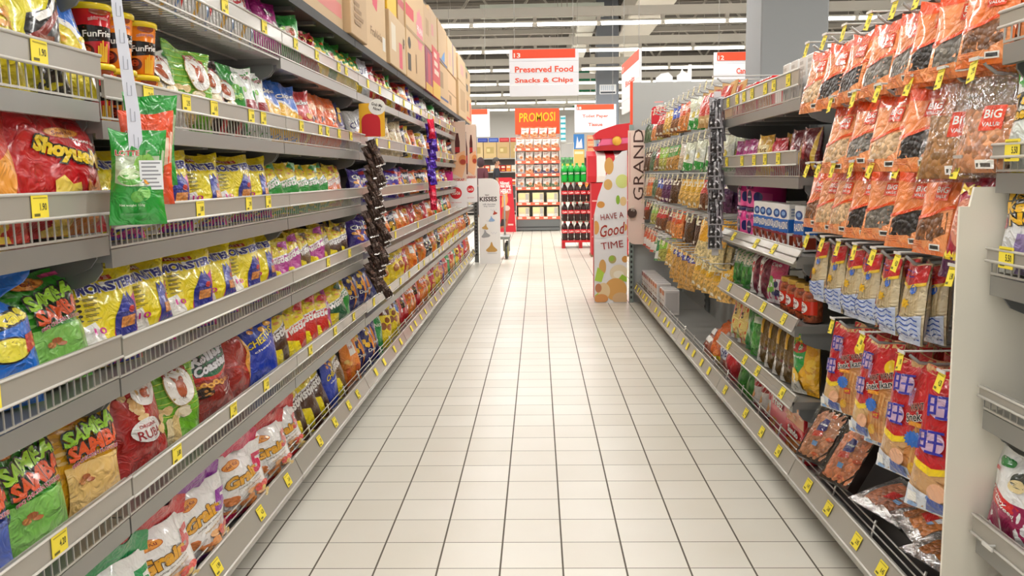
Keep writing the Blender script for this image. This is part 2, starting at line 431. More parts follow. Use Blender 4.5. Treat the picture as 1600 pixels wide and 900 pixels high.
def shelf(side, y0, y1, zb, z0, z1, label, tags=(), fence=True, depth=.436, slant=0.0, group=None, dark=False, loc=None, big=False, wire=False, bracket=True, strip=True, name='gondola_shelf', bcol=None):
    Lh = (y1-y0)/2; (lx, ly, _), rz = frame(side, (y0+y1)/2)
    if loc: (lx, ly), rz = loc
    t = empty(name, (lx, ly, zb), rz); tag(t, label, 'shelf', group)
    e = Lh-.004; b = MB()
    mb_ = M_DARK if dark else bcol or M_SH
    if wire:
        n = int(2*e/.03)
        for i in range(n+1): b.tube([(-e+2*e*i/n, .0, -.006), (-e+2*e*i/n, depth, -.006)], .0022, M_WIRE, 4, False)
        for y in (.01, .16, .31, depth): b.tube([(-e, y, -.011), (e, y, -.011)], .004, M_WIRE, 4)
        b.box(-e, e, depth-.14, depth, -.075, -.03, M_SHD)
    else:
        b.prism([(.004, -.002), (depth, -.002), (depth, -.03), (.02, -.03), (.02, -.042), (.004, -.042)], -e, e, mb_)
        for x in (-e*.5, 0, e*.5): b.box(x-.02, x+.02, .04, depth, -.045, -.03, M_SHD)
    b.obj('shelf_board', t)
    if strip:
        b = MB(); h0, h1 = z0-zb, z1-zb
        b.prism([(-.006, h0), (-.006+slant, h1), (slant+.001, h1), (.001, h0)], -e, e, M_STRIP)
        b.tube([(-e, -.008, h0), (e, -.008, h0)], .0035, M_RIM, 5); b.tube([(-e, -.007+slant, h1), (e, -.007+slant, h1)], .0035, M_RIM, 5)
        b.obj('price_strip', t)
        for i, (u, p) in enumerate(tags):
            o = bpy.data.objects.new('price_tag', tag_mesh(p, big)); COL.objects.link(o); o.parent = t
            o.location = (-e+2*e*u, -.008+slant*.5, (h0+h1)/2); o.rotation_euler = (-math.atan2(slant, h1-h0), 0, 0)
    if fence:
        b = MB(); n = int(2*e/.026); top = z1-zb-.003 if fence is True else fence
        for i in range(n+1):
            x = -e+2*e*i/n; b.tube([(x, .006+slant, top), (x, .005, .0)], .0019, M_WIRE, 4, False)
        for z in (top, .003): b.tube([(-e, .006+(slant if z > .01 else 0), z), (e, .006+(slant if z > .01 else 0), z)], .0032, M_WIRE, 4)
        b.obj('wire_fence', t)
    if bracket:
        for s in (-1, 1):
            b = MB(); pts = [(.03, -.03), (depth, -.03), (depth, -.13), (depth-.1, -.13), (.08, -.085), (.045, -.07), (.03, -.05)]
            x = s*(e-.006); b.prism(pts, x-.003, x+.003, M_SHD); b.obj('bracket', t)
    return t
def bay(side, y0, y1, top, label, group, ends=(False, True)):
    (lx, ly, _), rz = frame(side, (y0+y1)/2); Lh = (y1-y0)/2
    t = empty('gondola_bay', (lx, ly, 0), rz); tag(t, label, 'shelving bay', group)
    b = MB(); b.box(-Lh+.002, Lh-.002, .478, .498, .1, top, M_BACK)
    for z in (.45, .8, 1.15, 1.5): b.box(-Lh+.02, Lh-.02, .474, .4785, z-.003, z+.003, M_SHD)
    b.obj('back_panel', t)
    for s in (-1, 1):
        b = MB(); x = s*Lh; x0, x1 = (x+.001, x+.02) if s < 0 else (x-.02, x-.001)
        b.box(x0, x1, .44, .472, .02, top, mat('6d6f6e', 'm'))
        for k in range(int((top-.1)/.05)): b.box(x0+.005, x1-.005, .4385, .4401, .1+k*.05, .122+k*.05, M_DARK)
        b.obj('upright', t)
        b = MB(); b.prism([(.075, .11), (.075, .035), (.10, .025), (.44, .025), (.44, .11)], min(x0, x1), max(x0, x1), M_SHD); fb = b.obj('base_bracket', t)
        b = MB(); xx = (x0+x1)/2; xx -= s*.012; b.tube([(xx, .11, .0), (xx, .11, .024)], .016, M_DARK, 10); b.obj('levelling_foot', fb)
    return t
def base_shelf(side, y0, y1, label, tags, group, big=False):
    zb = .135; Lh = (y1-y0)/2-.004; (lx, ly, _), rz = frame(side, (y0+y1)/2)
    t = empty('base_shelf', (lx, ly, zb), rz); tag(t, label, 'shelf', group)
    b = MB(); b.box(-Lh, Lh, .02, .436, -.024, 0, M_SH); b.obj('shelf_board', t)
    b = MB(); b.prism([(-.008, .0), (.022, .068), (.030, .068), (.004, .0), (.004, -.028), (-.004, -.028)], -Lh, Lh, M_STRIP); b.tube([(-Lh, -.009, 0), (Lh, -.009, 0)], .0035, M_RIM, 5); b.tube([(-Lh, .021, .068), (Lh, .021, .068)], .0035, M_RIM, 5); b.obj('price_strip', t)
    b = MB()
    for i in range(4): b.tube([(-Lh, .036+.006*i, .03+.02*i), (Lh, .036+.006*i, .03+.02*i)], .0028, M_WIRE, 5)
    for x in (-Lh, -Lh/2, 0, Lh/2, Lh): b.tube([(x, .034, .0), (x, .058, .10)], .004, M_WIRE, 5)
    b.obj('wire_fence', t)
    for u, p in tags:
        o = bpy.data.objects.new('price_tag', tag_mesh(p, big)); COL.objects.link(o); o.parent = t
        o.location = (-Lh+2*Lh*u, .004, .036); o.rotation_euler = (-.42, 0, 0)
    return t
rt = random.Random(5)
def tagset(n, lo=.06, hi=.94, seed=0):
    r = random.Random(seed); return [(lo+(hi-lo)*(i+.5+r.uniform(-.3, .3))/n, PRICES[r.randrange(len(PRICES))]) for i in range(n)]
BAYN = ['first', 'second', 'third', 'fourth', 'fifth', 'sixth', 'seventh', 'eighth', 'ninth', 'tenth']
SHN = ['base', 'lowest', 'lower middle', 'middle', 'upper middle', 'upper', 'top']
# left run: nine bays from Y=.51 to 12.75 (1.36 m each)
LY = [.51+1.36*i for i in range(10)]
LZ = [.515, .832, 1.118, 1.395, 1.70]                    # board heights
for i in range(9):
    y0, y1 = LY[i], LY[i+1]; bn = BAYN[i]
    bay('L', y0, y1, 1.96, 'grey steel back, posts and feet of the left run, %s bay from the camera' % bn, 'bays of the left run')
    big = i < 3
    for k, zb in enumerate(LZ):
        z0, z1 = zb+(.045 if i < 3 else .035), zb+.09
        if i == 0:
            zb = [.515, .835, 1.148, 1.43, 1.75][k]; z0, z1 = zb+.048, zb+.094
        shelf('L', y0, y1, zb, z0, z1, 'grey %s shelf with price strip, left run, %s bay from the camera' % (SHN[k+1], bn),
              tagset([3, 2, 4, 5, 4][k] if i < 3 else [3, 1, 0, 2, 3][k], seed=i*7+k) if not (i == 1 and k == 1) and not (i == 2 and k == 2) else (), fence=True if i < 3 else False, group='shelves of the left run', big=big, wire=(k == 4 and i < 2))
    base_shelf('L', y0, y1, 'grey base shelf with rails, left run, %s bay from the camera' % bn, tagset(4, seed=i+50), 'base shelves of the left run', big)
    shelf('L', y0, y1, 1.965, 1.95, 1.985, 'black top shelf carrying cartons, left run, %s bay from the camera' % bn, (), False, group='top shelves of the left run', dark=True, bracket=False, strip=False)
# end post of the left run
mb = MB(); mb.box(-.03, .03, -.02, .02, 0, 1.96, mat('6b6d6c', 'm'))
for k in range(36): mb.box(-.012, .012, -.0215, -.0199, .1+k*.05, .125+k*.05, M_DARK)
o = mb.obj('end_post'); o.location = (-.90, 12.79, 0); tag(o, 'perforated grey steel post closing the far end of the left run', 'post')
# right run: bays at Y .50-1.84-3.20-4.54-5.88-7.24-8.58, double sided to X=1.93
RY = [.50, 1.84, 3.20, 4.54, 5.88, 7.24, 8.58]
for i in range(6):
    y0, y1 = RY[i], RY[i+1]; bn = BAYN[i]
    bay('R', y0, y1, 1.72 if i != 1 else 1.72, 'grey steel back, posts and feet of the right run, %s bay from the camera' % bn, 'bays of the right run')
    base_shelf('R', y0, y1, 'grey base shelf with rails, right run, %s bay from the camera' % bn, tagset([4, 5, 4, 5, 5, 6][i], seed=i+80), 'base shelves of the right run', i < 3)
RZ = [(.415, .39, .437, .022), (.70, .678, .724, .022), (.955, .93, .98, .03), (1.24, 1.285, 1.335, 0), (1.52, 1.565, 1.62, 0)]
for k, (zb, z0, z1, sl) in enumerate(RZ):
    shelf('R', RY[2], RY[3], zb, z0, z1, 'grey %s shelf with price strip, right run, beside the pegged orange packets' % SHN[k+1], tagset([4, 4, 3, 5, 7][k], seed=k+33), fence=k > 2, slant=sl, group='shelves of the right run', big=True, bracket=True)
for k, (zb, z1) in enumerate(((.485, .53), (.76, .81), (1.045, 1.10), (1.255, 1.31), (1.51, 1.57))):
    shelf('R', RY[0], RY[1], zb, zb+.03 if k else zb+.005, z1+.0, 'grey %s shelf with price strip at the near end of the right run' % SHN[k+1], [(.06, '5.50')] if k in (2, 3) else (), fence=True, group='shelves of the right run', big=True)

# cartons on the left run's top shelf
def xcarton(name, y0, y1, z0, h, base, art, label, depth=.42, xo=0, side=None):
    w = y1-y0-.006; b = carton_mb(w, h, depth, base, art, side)
    rv = random.Random(label); xo += rv.uniform(-.02, .02)
    o = b.obj(name); o.location = (LX-.006-xo-depth/2, (y0+y1)/2, z0); o.rotation_euler = (0, 0, PI/2+rv.uniform(-.012, .012))
    return tag(o, label, 'carton', 'cartons stored on the left top shelf')
TB = 'b99a72'
def tape(c='a98a60'): return [R(0, .485, 1, .515, c)]
ZC = 1.966
def lines(u0, v0, u1, v1, n, c): return [R(u0, v1-(v1-v0)*(i+.6)/n, u0+(u1-u0)*(.6+.4*((i*37) % 5)/4), v1-(v1-v0)*(i)/n, c) for i in range(n)]
xcarton('storage_carton', 2.6, 3.45, ZC, .5, 'c3a57d', [R(0, .1, 1, .2, 'c8655e')], 'big brown carton above the second bay, first of the top shelf row')
xcarton('storage_carton', 3.46, 4.40, ZC, .46, 'c6a880', [R(.05, .12, .97, .27, 'd8827a'), lines(.1, .4, .45, .8, 5, 'a5825a'), lines(.55, .4, .8, .8, 5, 'a5825a'), R(.86, .4, .95, .65, 'e4ded0'), lines(.87, .42, .94, .63, 6, '55504a')], 'wide brown carton with a red printed band on the top shelf')
xcarton('storage_carton', 4.42, 4.84, ZC, .5, 'c2a279', [R(.0, .55, 1, .66, '4f9c84'), lines(.1, .72, .8, .9, 3, '9b7a52'), lines(.2, .1, .75, .35, 4, '9b7a52')], 'brown carton with a green printed band on the top shelf')
xcarton('storage_carton', 4.86, 5.58, ZC, .55, 'cfb086', [P([(.42, .5), (.6, .46), (.72, .86), (.5, .95), (.38, .8)], 'd6455c'), T('FraNola', .55, .22, .5, .08, '8d6e49'), R(.82, .1, .95, .25, 'd8d4cc')], 'tall tan carton with a red brush patch on the top shelf')
xcarton('storage_carton', 5.60, 6.30, ZC, .33, 'c8aa82', [R(.1, .3, .35, .8, 'd6cbb5'), R(.55, .05, .75, .55, 'd24f62'), T('UP', .86, .6, .12, .2, '6a4d2e')], 'low brown carton with pale label under the yellow carton')
xcarton('storage_carton', 5.62, 6.02, ZC+.335, .34, 'e5b61f', [E(.5, .55, .3, .2, '2f2618'), E(.5, .55, .26, .17, 'e5b61f'), T('Pringles', .5, .36, .8, .16, '2a2218', None, .2)], 'yellow printed carton standing on the low brown carton')
xcarton('storage_carton', 6.05, 6.34, ZC+.335, .36, 'b8956a', [R(0, .3, 1, .45, 'b8434a')], 'narrow brown carton beside the yellow carton')
xcarton('storage_carton', 6.36, 7.32, ZC, .70, 'cdaa7c', [R(.0, .62, .4, .74, 'c8323c'), ST(.72, .6, .2, .24, 9, 'e0818c', .8), T('PRAN', .72, .6, .3, .07, 'f3e3dc'), R(.05, .08, .2, .25, '3b2f22'), E(.14, .36, .07, .06, '3b2f22'), R(.45, .1, .5, .3, '8b6a42'), tape()], 'largest brown carton with red tape and a pink rosette stamp', xo=-.03)
xcarton('storage_carton', 7.34, 7.86, ZC, .36, '8f2f50', [R(0, 0, 1, .18, 'd8a72c'), R(.3, .2, .7, .9, 'c23346')], 'dark red printed carton between two tall brown cartons')
xcarton('storage_carton', 7.34, 7.86, ZC+.365, .33, 'c6a277', [R(.2, .3, .6, .7, 'b08d5f')], 'brown carton standing on the dark red carton')
xcarton('storage_carton', 7.88, 8.5, ZC, .44, 'd03a3c', [R(0, 0, 1, .3, 'e0b234'), lines(.2, .4, .8, .9, 3, 'e9c9b8')], 'bright red carton with a yellow foot')
xcarton('storage_carton', 7.88, 8.5, ZC+.445, .33, 'c9a87f', [R(.2, .3, .5, .6, 'd28b84')], 'brown carton standing on the bright red carton')
xcarton('storage_carton', 8.52, 9.42, ZC, .39, 'c4a174', [R(0, .12, 1, .18, '3c4a78'), R(.2, .4, .5, .8, '9b794e')], 'brown carton with a navy stripe, lower of its pair')
xcarton('storage_carton', 8.52, 9.42, ZC+.395, .38, 'c7a578', [R(0, .02, 1, .08, '3c4a78'), P([(.3, .1), (.7, .1), (.7, .4)], '4f8fcf')], 'brown carton with a blue corner mark, upper of its pair')
xcarton('storage_carton', 9.44, 10.5, ZC, .40, 'cba77b', [R(.0, .46, 1, .5, '9a784c'), R(.15, .15, .4, .4, '9a784c')], 'brown carton two steps beyond the navy striped carton, lower one')
xcarton('storage_carton', 9.44, 10.5, ZC+.405, .35, 'd0ae84', [R(.55, 0, .62, 1, '454f8c'), R(.1, .2, .4, .6, 'cf9f8a')], 'brown carton with an upright blue line, upper one')
xcarton('storage_carton', 10.52, 11.6, ZC, .42, 'c8a87c', [R(.2, .2, .8, .8, 'b39164')], 'plain brown carton next to the end carton, lower one')
xcarton('storage_carton', 10.52, 11.6, ZC+.425, .3, 'cfb085', [R(.3, .3, .7, .7, 'd39a90')], 'plain brown carton next to the end carton, upper one')
xcarton('storage_carton', 11.62, 12.72, ZC, .36, 'c9a16c', [R(.1, .12, .9, .2, 'd6402e'), R(.7, .12, .85, .8, 'd6402e'), R(.2, .4, .4, .8, '7b5f3c')], 'end carton with a red angular mark, lower of its pair', side=[R(.1, .1, .9, .2, 'd6402e'), R(.62, .1, .8, .85, 'd6402e')])
xcarton('storage_carton', 11.62, 12.72, ZC+.365, .37, 'bf9d69', [E(.4, .7, .1, .12, '4a3b22'), R(.3, .15, .6, .4, '4a3b22'), R(0, .94, 1, .99, '5c8a4a')], 'end carton with dark round stamps, upper of its pair')

# ---------------------------------------------------------------- goods: one prototype of each kind, copied in loops
PROD = {}
def prod(key, name, cat, look, w, d, build, h=0): PROD[key] = dict(h=h, name=name, cat=cat, look=look, w=w, d=d, build=build, proto=None, used=False)
def bagp(key, look, w, h, d, base, art, name='snack_bag', cat='bag of snacks', seed=None, **kw):
    s = seed if seed is not None else sum(map(ord, key))
    v0 = kw.pop('lift', .32 if name in ('snack_bag', 'noodle_snack_bag') else 0)
    if name == 'snack_bag': d *= .85
    if v0: art = up(art, v0)
    prod(key, name, cat, look, w, d, lambda: bag_mesh(name, w, h, d, base, art, s, **kw).obj(name), h)
def put(key, loc, rz, lean, label, group=None, scale=(1, 1, 1), roll=0):
    p = PROD[key]
    if p['proto'] is None: p['proto'] = p['build']()
    if not p['used']: o = p['proto']; p['used'] = True
    else: o = copy_tree(p['proto'])
    o.location = loc; o.rotation_euler = (lean, roll, rz); o.scale = scale
    return tag(o, label, p['cat'], group)
_cnt = {}
GAP = {1.701: .232, 1.396: .25, 1.119: .222, .833: .232, .516: .262, .137: .33, 1.431: .27, 1.150: .275, .837: .26, .517: .265}   # clear height above each left shelf
def row(side, bayw, shw, zb, items, off=.048, lean=-.13, yaw=None, place=None):
    """items: (kind, world Y of its middle[, options]); labels count along the shelf from the near end"""
    where = place or 'the %s %s-bay %s shelf' % ({'L': 'left', 'R': 'right'}[side], bayw, shw)
    if yaw is None: yaw = -.27 if side == 'L' else 0
    for it in sorted(items, key=lambda q: q[1]):
        key, y = it[0], it[1]; o = it[2] if len(it) > 2 else {}
        p = PROD[key]; _cnt[where] = _cnt.get(where, 0)+1
        d = o.get('off', off)+p['d']/2; x = LX-d if side == 'L' else RX+d
        rz = (PI/2 if side == 'L' else -PI/2)+(yaw+o.get('yaw', 0) if side == 'L' else o.get('yaw', yaw))
        k = _cnt[where]-1; scv = o.get('sc', (1, 1, 1)); g = GAP.get(zb) if side == 'L' else None
        if g and p['h'] and p['h']*scv[2] > g: scv = (scv[0], scv[1], g/p['h'])
        put(key, (x, y, zb+.001+o.get('dz', 0)), rz, o.get('lean', lean), o.get('label') or '%s, %s along %s' % (p['look'], ORD[k] if k < 16 else 'number %d' % (k+1), where),
            '%s goods, %s' % (p['cat'], where), scv, o.get('roll', 0))
def fill(side, bayw, shw, zb, y0, y1, seq, pitch, seed=0, jit=.15, place=None, off=.048, sc=1.0, lean=-.13, second=None):
    r = random.Random(seed); items = []; y = y0+pitch/2; i = 0
    while y < y1-pitch*.35:
        s = sc*r.uniform(.94, 1.05)
        items.append((seq[i % len(seq)], y, dict(yaw=r.uniform(-.22, .14), lean=lean+r.uniform(-.06, .05), sc=(s, s, min(s*r.uniform(.92, 1.06), GAP.get(zb, 9)*(r.uniform(.82, .96) if zb < 1.3 else r.uniform(.93, 1.0))/(PROD[seq[i % len(seq)]]['h'] or .01)) if side == 'L' else s), off=(off if zb < 1.3 else off-.02)+r.uniform(0, .02), roll=r.uniform(-.14, .14))))
        y += pitch*r.uniform(.95, 1.05); i += 1
    row(side, bayw, shw, zb, items, place=place)

Y_, BLK, WHT = 'f2dc10', '1d1a18', 'f4f1ea'
LOGO = lambda u, v, a=.2: [E(u, v, a, a*.36, 'c8641c'), E(u, v, a*.93, a*.31, 'f0a03a'), T('Snek Ku', u, v, a*1.3, a*.26, '8c1f12', None, .05)]
# yellow bags with blue lettering (the printed figure is replaced by a plain blue patch)
def monster_art(v=0):
    return [P([(.46, .0), (.58, .34), (.99, .62), (.99, .0)], 'd1188c'), P([(.0, .0), (.0, .1), (.3, .22), (.52, 0)], WHT),
        P([(.52, .0), (.55, .25), (.62, .46), (.68, .58), (.71, .5), (.75, .6), (.79, .5), (.86, .42), (.92, .2), (.94, .0)], '27318c'),
        E(.68, .36, .075, .075, '3a47ad'), E(.80, .32, .06, .055, 'd02a2a'),
        R(.64, .06, .88, .22, 'dd8a3e'), WV(3, .64, .88, .07, .19, .008, .018, 'f0ab62'),
        R(.26, .83, .62, .90, 'b52a20'), T('MAMEE', .44, .865, .3, .05, 'f6e7c8'),
        T('MONSTER', .52, .72, .74, .13, '2a2c80', WHT, .06, .12, 0, .045, .11),
        [[E(.12, .56-.075*k, .028, .022, BLK), R(.18, .56-.075*k, .36-.02*(k % 2), .572-.075*k, '4a431a'), R(.18, .538-.075*k, .31, .55-.075*k, '4a431a')] for k in range(5)],
        T('10', .3, .085, .14, .09, 'd1188c')]
bagp('MON', 'yellow crisp bag with blue lettering', .25, .285, .10, Y_, monster_art(), belly=.75)
bagp('MON2', 'yellow crisp bag with blue lettering', .24, .28, .11, Y_, monster_art(), seed=77, belly=.8)
def twist_art(c, c2='f6e01a'):
    return [P([(0, 0), (0, .30), (.25, .42), (.6, .50), (1, .66), (1, 0)], c), P([(0, .28), (.3, .40), (1, .62), (1, .67), (.3, .45), (0, .33)], WHT),
        T('Twisties', .5, .40, .92, .19, WHT, c, .24, .25, 0, .04, .08), P([(.0, .0), (.0, .14), (.5, .06), (.62, 0)], c2),
        SC(7, .25, .66, .75, .86, .07, ['e79a2b', 'f1b54a'], 3, .5), P([(.6, .86), (1, .72), (1, 1), (.7, 1)], c)]
for k, c, nm in (('TWG', '2f9a3c', 'green'), ('TWP', 'b3218a', 'magenta'), ('TWB', '4b2a18', 'brown'), ('TWR', 'd5261f', 'red'), ('TWO', 'd9661c', 'orange'), ('TWD', '17603a', 'dark green'), ('TWY', '6a4a16', 'bronze')):
    bagp(k, 'yellow and %s twist snack bag' % nm, .215, .29, .10, 'f4da12', twist_art(c), belly=.75, crease=.16)
def samba_art(c, dk, lt):
    return [SC(16, .03, .1, .3, .95, .08, [dk, dk, lt], 4, .35), SC(8, .7, .0, .98, .3, .08, [dk, lt], 9, .4), P([(.2, .0), (.15, .25), (.85, .3), (.92, .0)], lt),
        LOGO(.35, .87, .26), R(.62, .9, .92, .95, 'c9407a'), T('SAMBA', .56, .66, .72, .17, 'a4dc32', BLK, .16, .1, 0, .05, .13), T('SAMBA', .60, .47, .74, .17, 'ea5a22', BLK, .16, .1, 0, .05, .13),
        T('BBQ CHICKEN FLAVOURED', .58, .30, .66, .05, 'c2335a', WHT, .12, 0, .03), SC(4, .3, .05, .7, .14, .05, ['d08a4a', 'b8683a'], 7)]
bagp('SAMG', 'green snack bag with two slanted words', .24, .30, .10, '3fa52c', samba_art('3fa52c', '2c7d22', '86c85c'), belly=.85)
bagp('SAMY', 'amber snack bag with two slanted words', .22, .29, .10, 'efb01c', samba_art('efb01c', 'c98a14', 'f0c77a'), belly=.85)
bagp('SAMB', 'deep blue snack bag with two slanted words', .23, .29, .10, '2b3d9c', samba_art('2b3d9c', '1d2a70', '5a6fc0'), belly=.85)
bagp('RED', 'large red noodle snack bag with handle hole', .37, .30, .11, 'c5151f', [R(0, .88, 1, 1, 'a50f18'), P([(.46, .915), (.5, .945), (.56, .93), (.62, .945), (.66, .915), (.62, .89), (.5, .89)], '14090a'),
    LOGO(.56, .66, .17), T('ShoyueMi', .60, .42, .60, .2, 'f3cf2a', BLK, -.18, .1, 0, .06, .14), T('Hot and spicy', .76, .56, .28, .05, WHT, None, -.18),
    P([(.40, .0), (.43, .14), (.5, .2), (.55, .1), (.62, .12), (.66, .0)], 'f3d55a'), P([(.64, 0), (.7, .16), (.75, .06), (.84, .18), (.88, 0)], 'e38a2c'), P([(.02, .5), (.2, .0), (.0, .0)], 'e58a3a')], belly=.7, name='noodle_snack_bag')
bagp('REDN', 'red and orange noodle bag', .22, .26, .09, 'd0321e', [P([(.3, .1), (.9, .5), (1, .3), (.6, 0)], 'f0a03a'), P([(.2, .0), (.6, .2), (.8, 0)], 'f2d34a'), T('Pdls', .5, .62, .5, .12, WHT, 'b0551a', .2)], name='noodle_snack_bag')
bagp('BTIE', 'blue snack bag tied at its neck', .25, .30, .12, '1f70d2', [T('Shekas', .48, .47, .84, .16, 'f2e02a', BLK, .2, .1, 0, .05, .14), E(.62, .17, .24, .14, BLK, .2), E(.62, .17, .215, .122, 'efe24a', .2), P([(.78, .1), (.99, .16), (.99, .34), (.8, .3)], 'c7372a'), SC(4, .8, .15, .96, .28, .03, ['e98a4a'], 2), WV(3, .05, .3, .04, .2, .01, .012, '9fd0f0')], tie=(.6, .42, .80), seal=.03)
bagp('ROLL', 'red snack bag with a large green disc', .27, .33, .11, 'c4271d', [R(0, 0, 1, .35, '8f1f14'), E(.52, .63, .47, .31, 'd5281f'), E(.52, .65, .43, .28, '0d6b45'), T('Roller', .53, .73, .74, .15, 'e9e9ee', '33333c', .12, .1, 0, .05, .12), T('Coaster', .55, .55, .76, .15, 'e9e9ee', '33333c', .12, .1, 0, .05, .12),
    [[E(.15+.11*i, .24+.03*(i % 2), .065, .045, 'e8a63a'), E(.15+.11*i, .24+.03*(i % 2), .028, .02, 'a8641c')] for i in range(5)], E(.22, .14, .16, .09, '2c1a14'), SC(7, .12, .1, .34, .19, .03, ['a8702e', 'd39a45', '7a2f2a'], 5), T('BBQ', .74, .25, .2, .07, 'f0a030'), T('flavoured rings', .72, .15, .42, .03, WHT, None, .25), T('family pack', .72, .09, .38, .03, WHT, None, .25)], belly=.8)
bagp('TUBE', 'dark red glossy snack bag turned sideways', .22, .32, .14, 'a8261a', [P([(.78, 0), (.72, .2), (.8, .4), (.74, .6), (.82, .8), (.78, 1), (1, 1), (1, 0)], 'e6e3dd'), P([(.68, 0), (.64, .2), (.7, .4), (.66, .6), (.72, .8), (.68, 1), (.8, 1), (.76, .6), (.8, .2)], 'e8a23a'), E(.93, .55, .09, .2, '0d6b45'), P([(.0, .3), (.5, .22), (.64, .1), (.64, .04), (.4, .18), (0, .25)], 'c92a1e')], belly=.9)
bagp('CHEE', 'bright blue cheese snack bag', .20, .28, .09, '2140b4', [T('CHEETOS', .5, .52, .8, .14, 'f2d92a', '14205c', .35, .1), T('cheese', .5, .34, .5, .05, WHT, None, .35), SC(5, .2, .68, .8, .9, .08, ['f0b23a', 'e8962a'], 3)])
def roost_art(c, wave, wl, oval='f2efe8'):
    return [WV(9, .0, 1, .12, .95, .012, .012, wl) if wave else SC(10, .05, .5, .95, .95, .09, [wl], 5), SC(9, .05, .03, .95, .22, .1, ['ecd9a8', 'e0c283', 'f4e8c8'], 8),
        E(.55, .56, .29, .34, 'b99a4a'), E(.55, .56, .275, .325, oval), T('ROOSTER', .55, .76, .5, .1, 'a81f24', None, 0, 0, .05, .03), E(.55, .5, .1, .14, 'b5521e'), P([(.48, .58), (.44, .72), (.52, .66)], 'b5521e'), E(.60, .64, .05, .05, 'a8481a'), R(.53, .34, .545, .4, '7a3a16'), R(.57, .34, .585, .4, '7a3a16')]
bagp('ROO', 'lime green wavy crisp bag with white oval', .21, .31, .10, '6fb32a', roost_art('6fb32a', 1, 'c9dd4a'), belly=.8)
bagp('ROOW', 'green and white crisp bag with rooster oval', .21, .29, .10, 'e6e6de', roost_art('e6e6de', 0, '3f9a3c'), belly=.8)
bagp('ROOD', 'black and brown crisp bag with white oval', .21, .29, .10, '2e211c', roost_art('2e211c', 0, '5a3826') + [P([(0, 0), (.2, .3), (.3, 0)], 'c2242a'), P([(.6, 0), (.7, .25), (.8, 0)], 'c2242a')], belly=.8)
bagp('ROOR', 'red and cream crisp bag with white oval', .22, .31, .10, 'b51f1c', [SC(14, .02, .4, .6, .98, .1, ['ecc98c', 'e2b26a', 'c4302a'], 6), E(.62, .74, .26, .2, 'ece8e2'), E(.62, .72, .08, .08, 'c25a2a'), T('ROOSTER', .62, .86, .44, .06, 'a81f24'), E(.45, .22, .3, .17, 'e9e6e2'), T('RUBA', .45, .17, .44, .12, '9c1a22'), T('ORIGINAL', .45, .29, .34, .05, 'b5242a'), SC(5, .7, .05, .98, .3, .08, ['e8c27a'], 9)], belly=.8)
bagp('ROOG', 'green crisp bag with white tab and leaves', .20, .30, .09, '2e9a35', [P([(.5, 0), (.45, 1), (.99, 1), (.99, 0)], 'e9ebe6'), E(.4, .7, .2, .16, 'dfe6d8'), SC(8, .1, .3, .6, .55, .08, ['8ac64a', '5fae2f', 'c8df8a'], 4), R(.5, .1, .85, .3, '8f1f24'), T('ROOSTER', .72, .78, .4, .07, 'a81f24')], belly=.85)
# pouches with a folded coloured header
def grain(key, col, look):
    def build():
        t = empty('cracker_pouch')
        mb = bag_mesh('pouch', .26, .235, .10, 'eeece8', up([R(0, 0, .06, .1, col), P([(0, 0), (0, .06), (.5, .02), (1, .07), (1, 0)], col), LOGO(.27, .80, .2),
            T('Grain', .42, .56, .62, .17, 'e2a42a', '5d3a12', .14, .1, 0, .05, .09), T('5', .80, .66, .2, .26, col, WHT, .0, .25, 0, .05, .07), T('multigrain crackers', .52, .43, .5, .03, '6b5f55', None, .14), T('Vegetable flavour', .58, .37, .42, .03, 'b58a2c', None, .14),
            SC(26, .06, .08, .72, .30, .085, ['e29a5c', 'd98446', 'eab27a', 'd0763a'], 3, .45), E(.66, .27, .09, .06, 'd63a2e'), E(.78, .3, .08, .055, 'e2554a'), SC(6, .68, .1, .95, .24, .05, ['ecd58a', 'e3bf6a'], 8)], .14), seed=sum(map(ord, key)), belly=.62, seal=.03, waist=.03, edge=.42, crease=.05)
        mb.obj('pouch', t)
        b = MB(); vs = [((i/10-.5)*.25*(1-.03*j), -.006+.022*math.sin(i*.9)*(j/3.)*.6-.03*(j/3.)**1.5*(1 if j < 3 else .8), .224+.019*j+.004*math.sin(i*1.7)) for j in range(4) for i in range(11)]; fs = [(j*11+i, j*11+i+1, (j+1)*11+i+1, (j+1)*11+i) for j in range(3) for i in range(10)]; b.add(vs, fs, mat(col, 'p'), True); b.add([(v[0], v[1]+.004, v[2]) for v in vs], [f[::-1] for f in fs], mat(col, 'p'), True)
        b.obj('header', t)
        return t
    prod(key, 'cracker_pouch', 'pouch of crackers', look, .27, .10, build)
grain('GRG', '16934f', 'white cracker pouch with green header'); grain('GRR', 'c81f26', 'white cracker pouch with red header')
grain('GRP', '8d2f9c', 'white cracker pouch with purple header'); grain('GRK', 'd01d56', 'white cracker pouch with pink header')
bagp('FRY', 'yellow snack bag printed with chips', .20, .28, .08, 'f0dc2a', [E(.6, .5, .24, .16, 'd2641c', .4), SC(12, .4, .15, .95, .8, .12, ['eba63a', 'e2902a', 'f1bd57'], 5, .35), P([(0, .25), (.2, .2), (.25, .3), (0, .38)], 'a8232a'), P([(0, .5), (.12, .7), (0, .8)], WHT)])
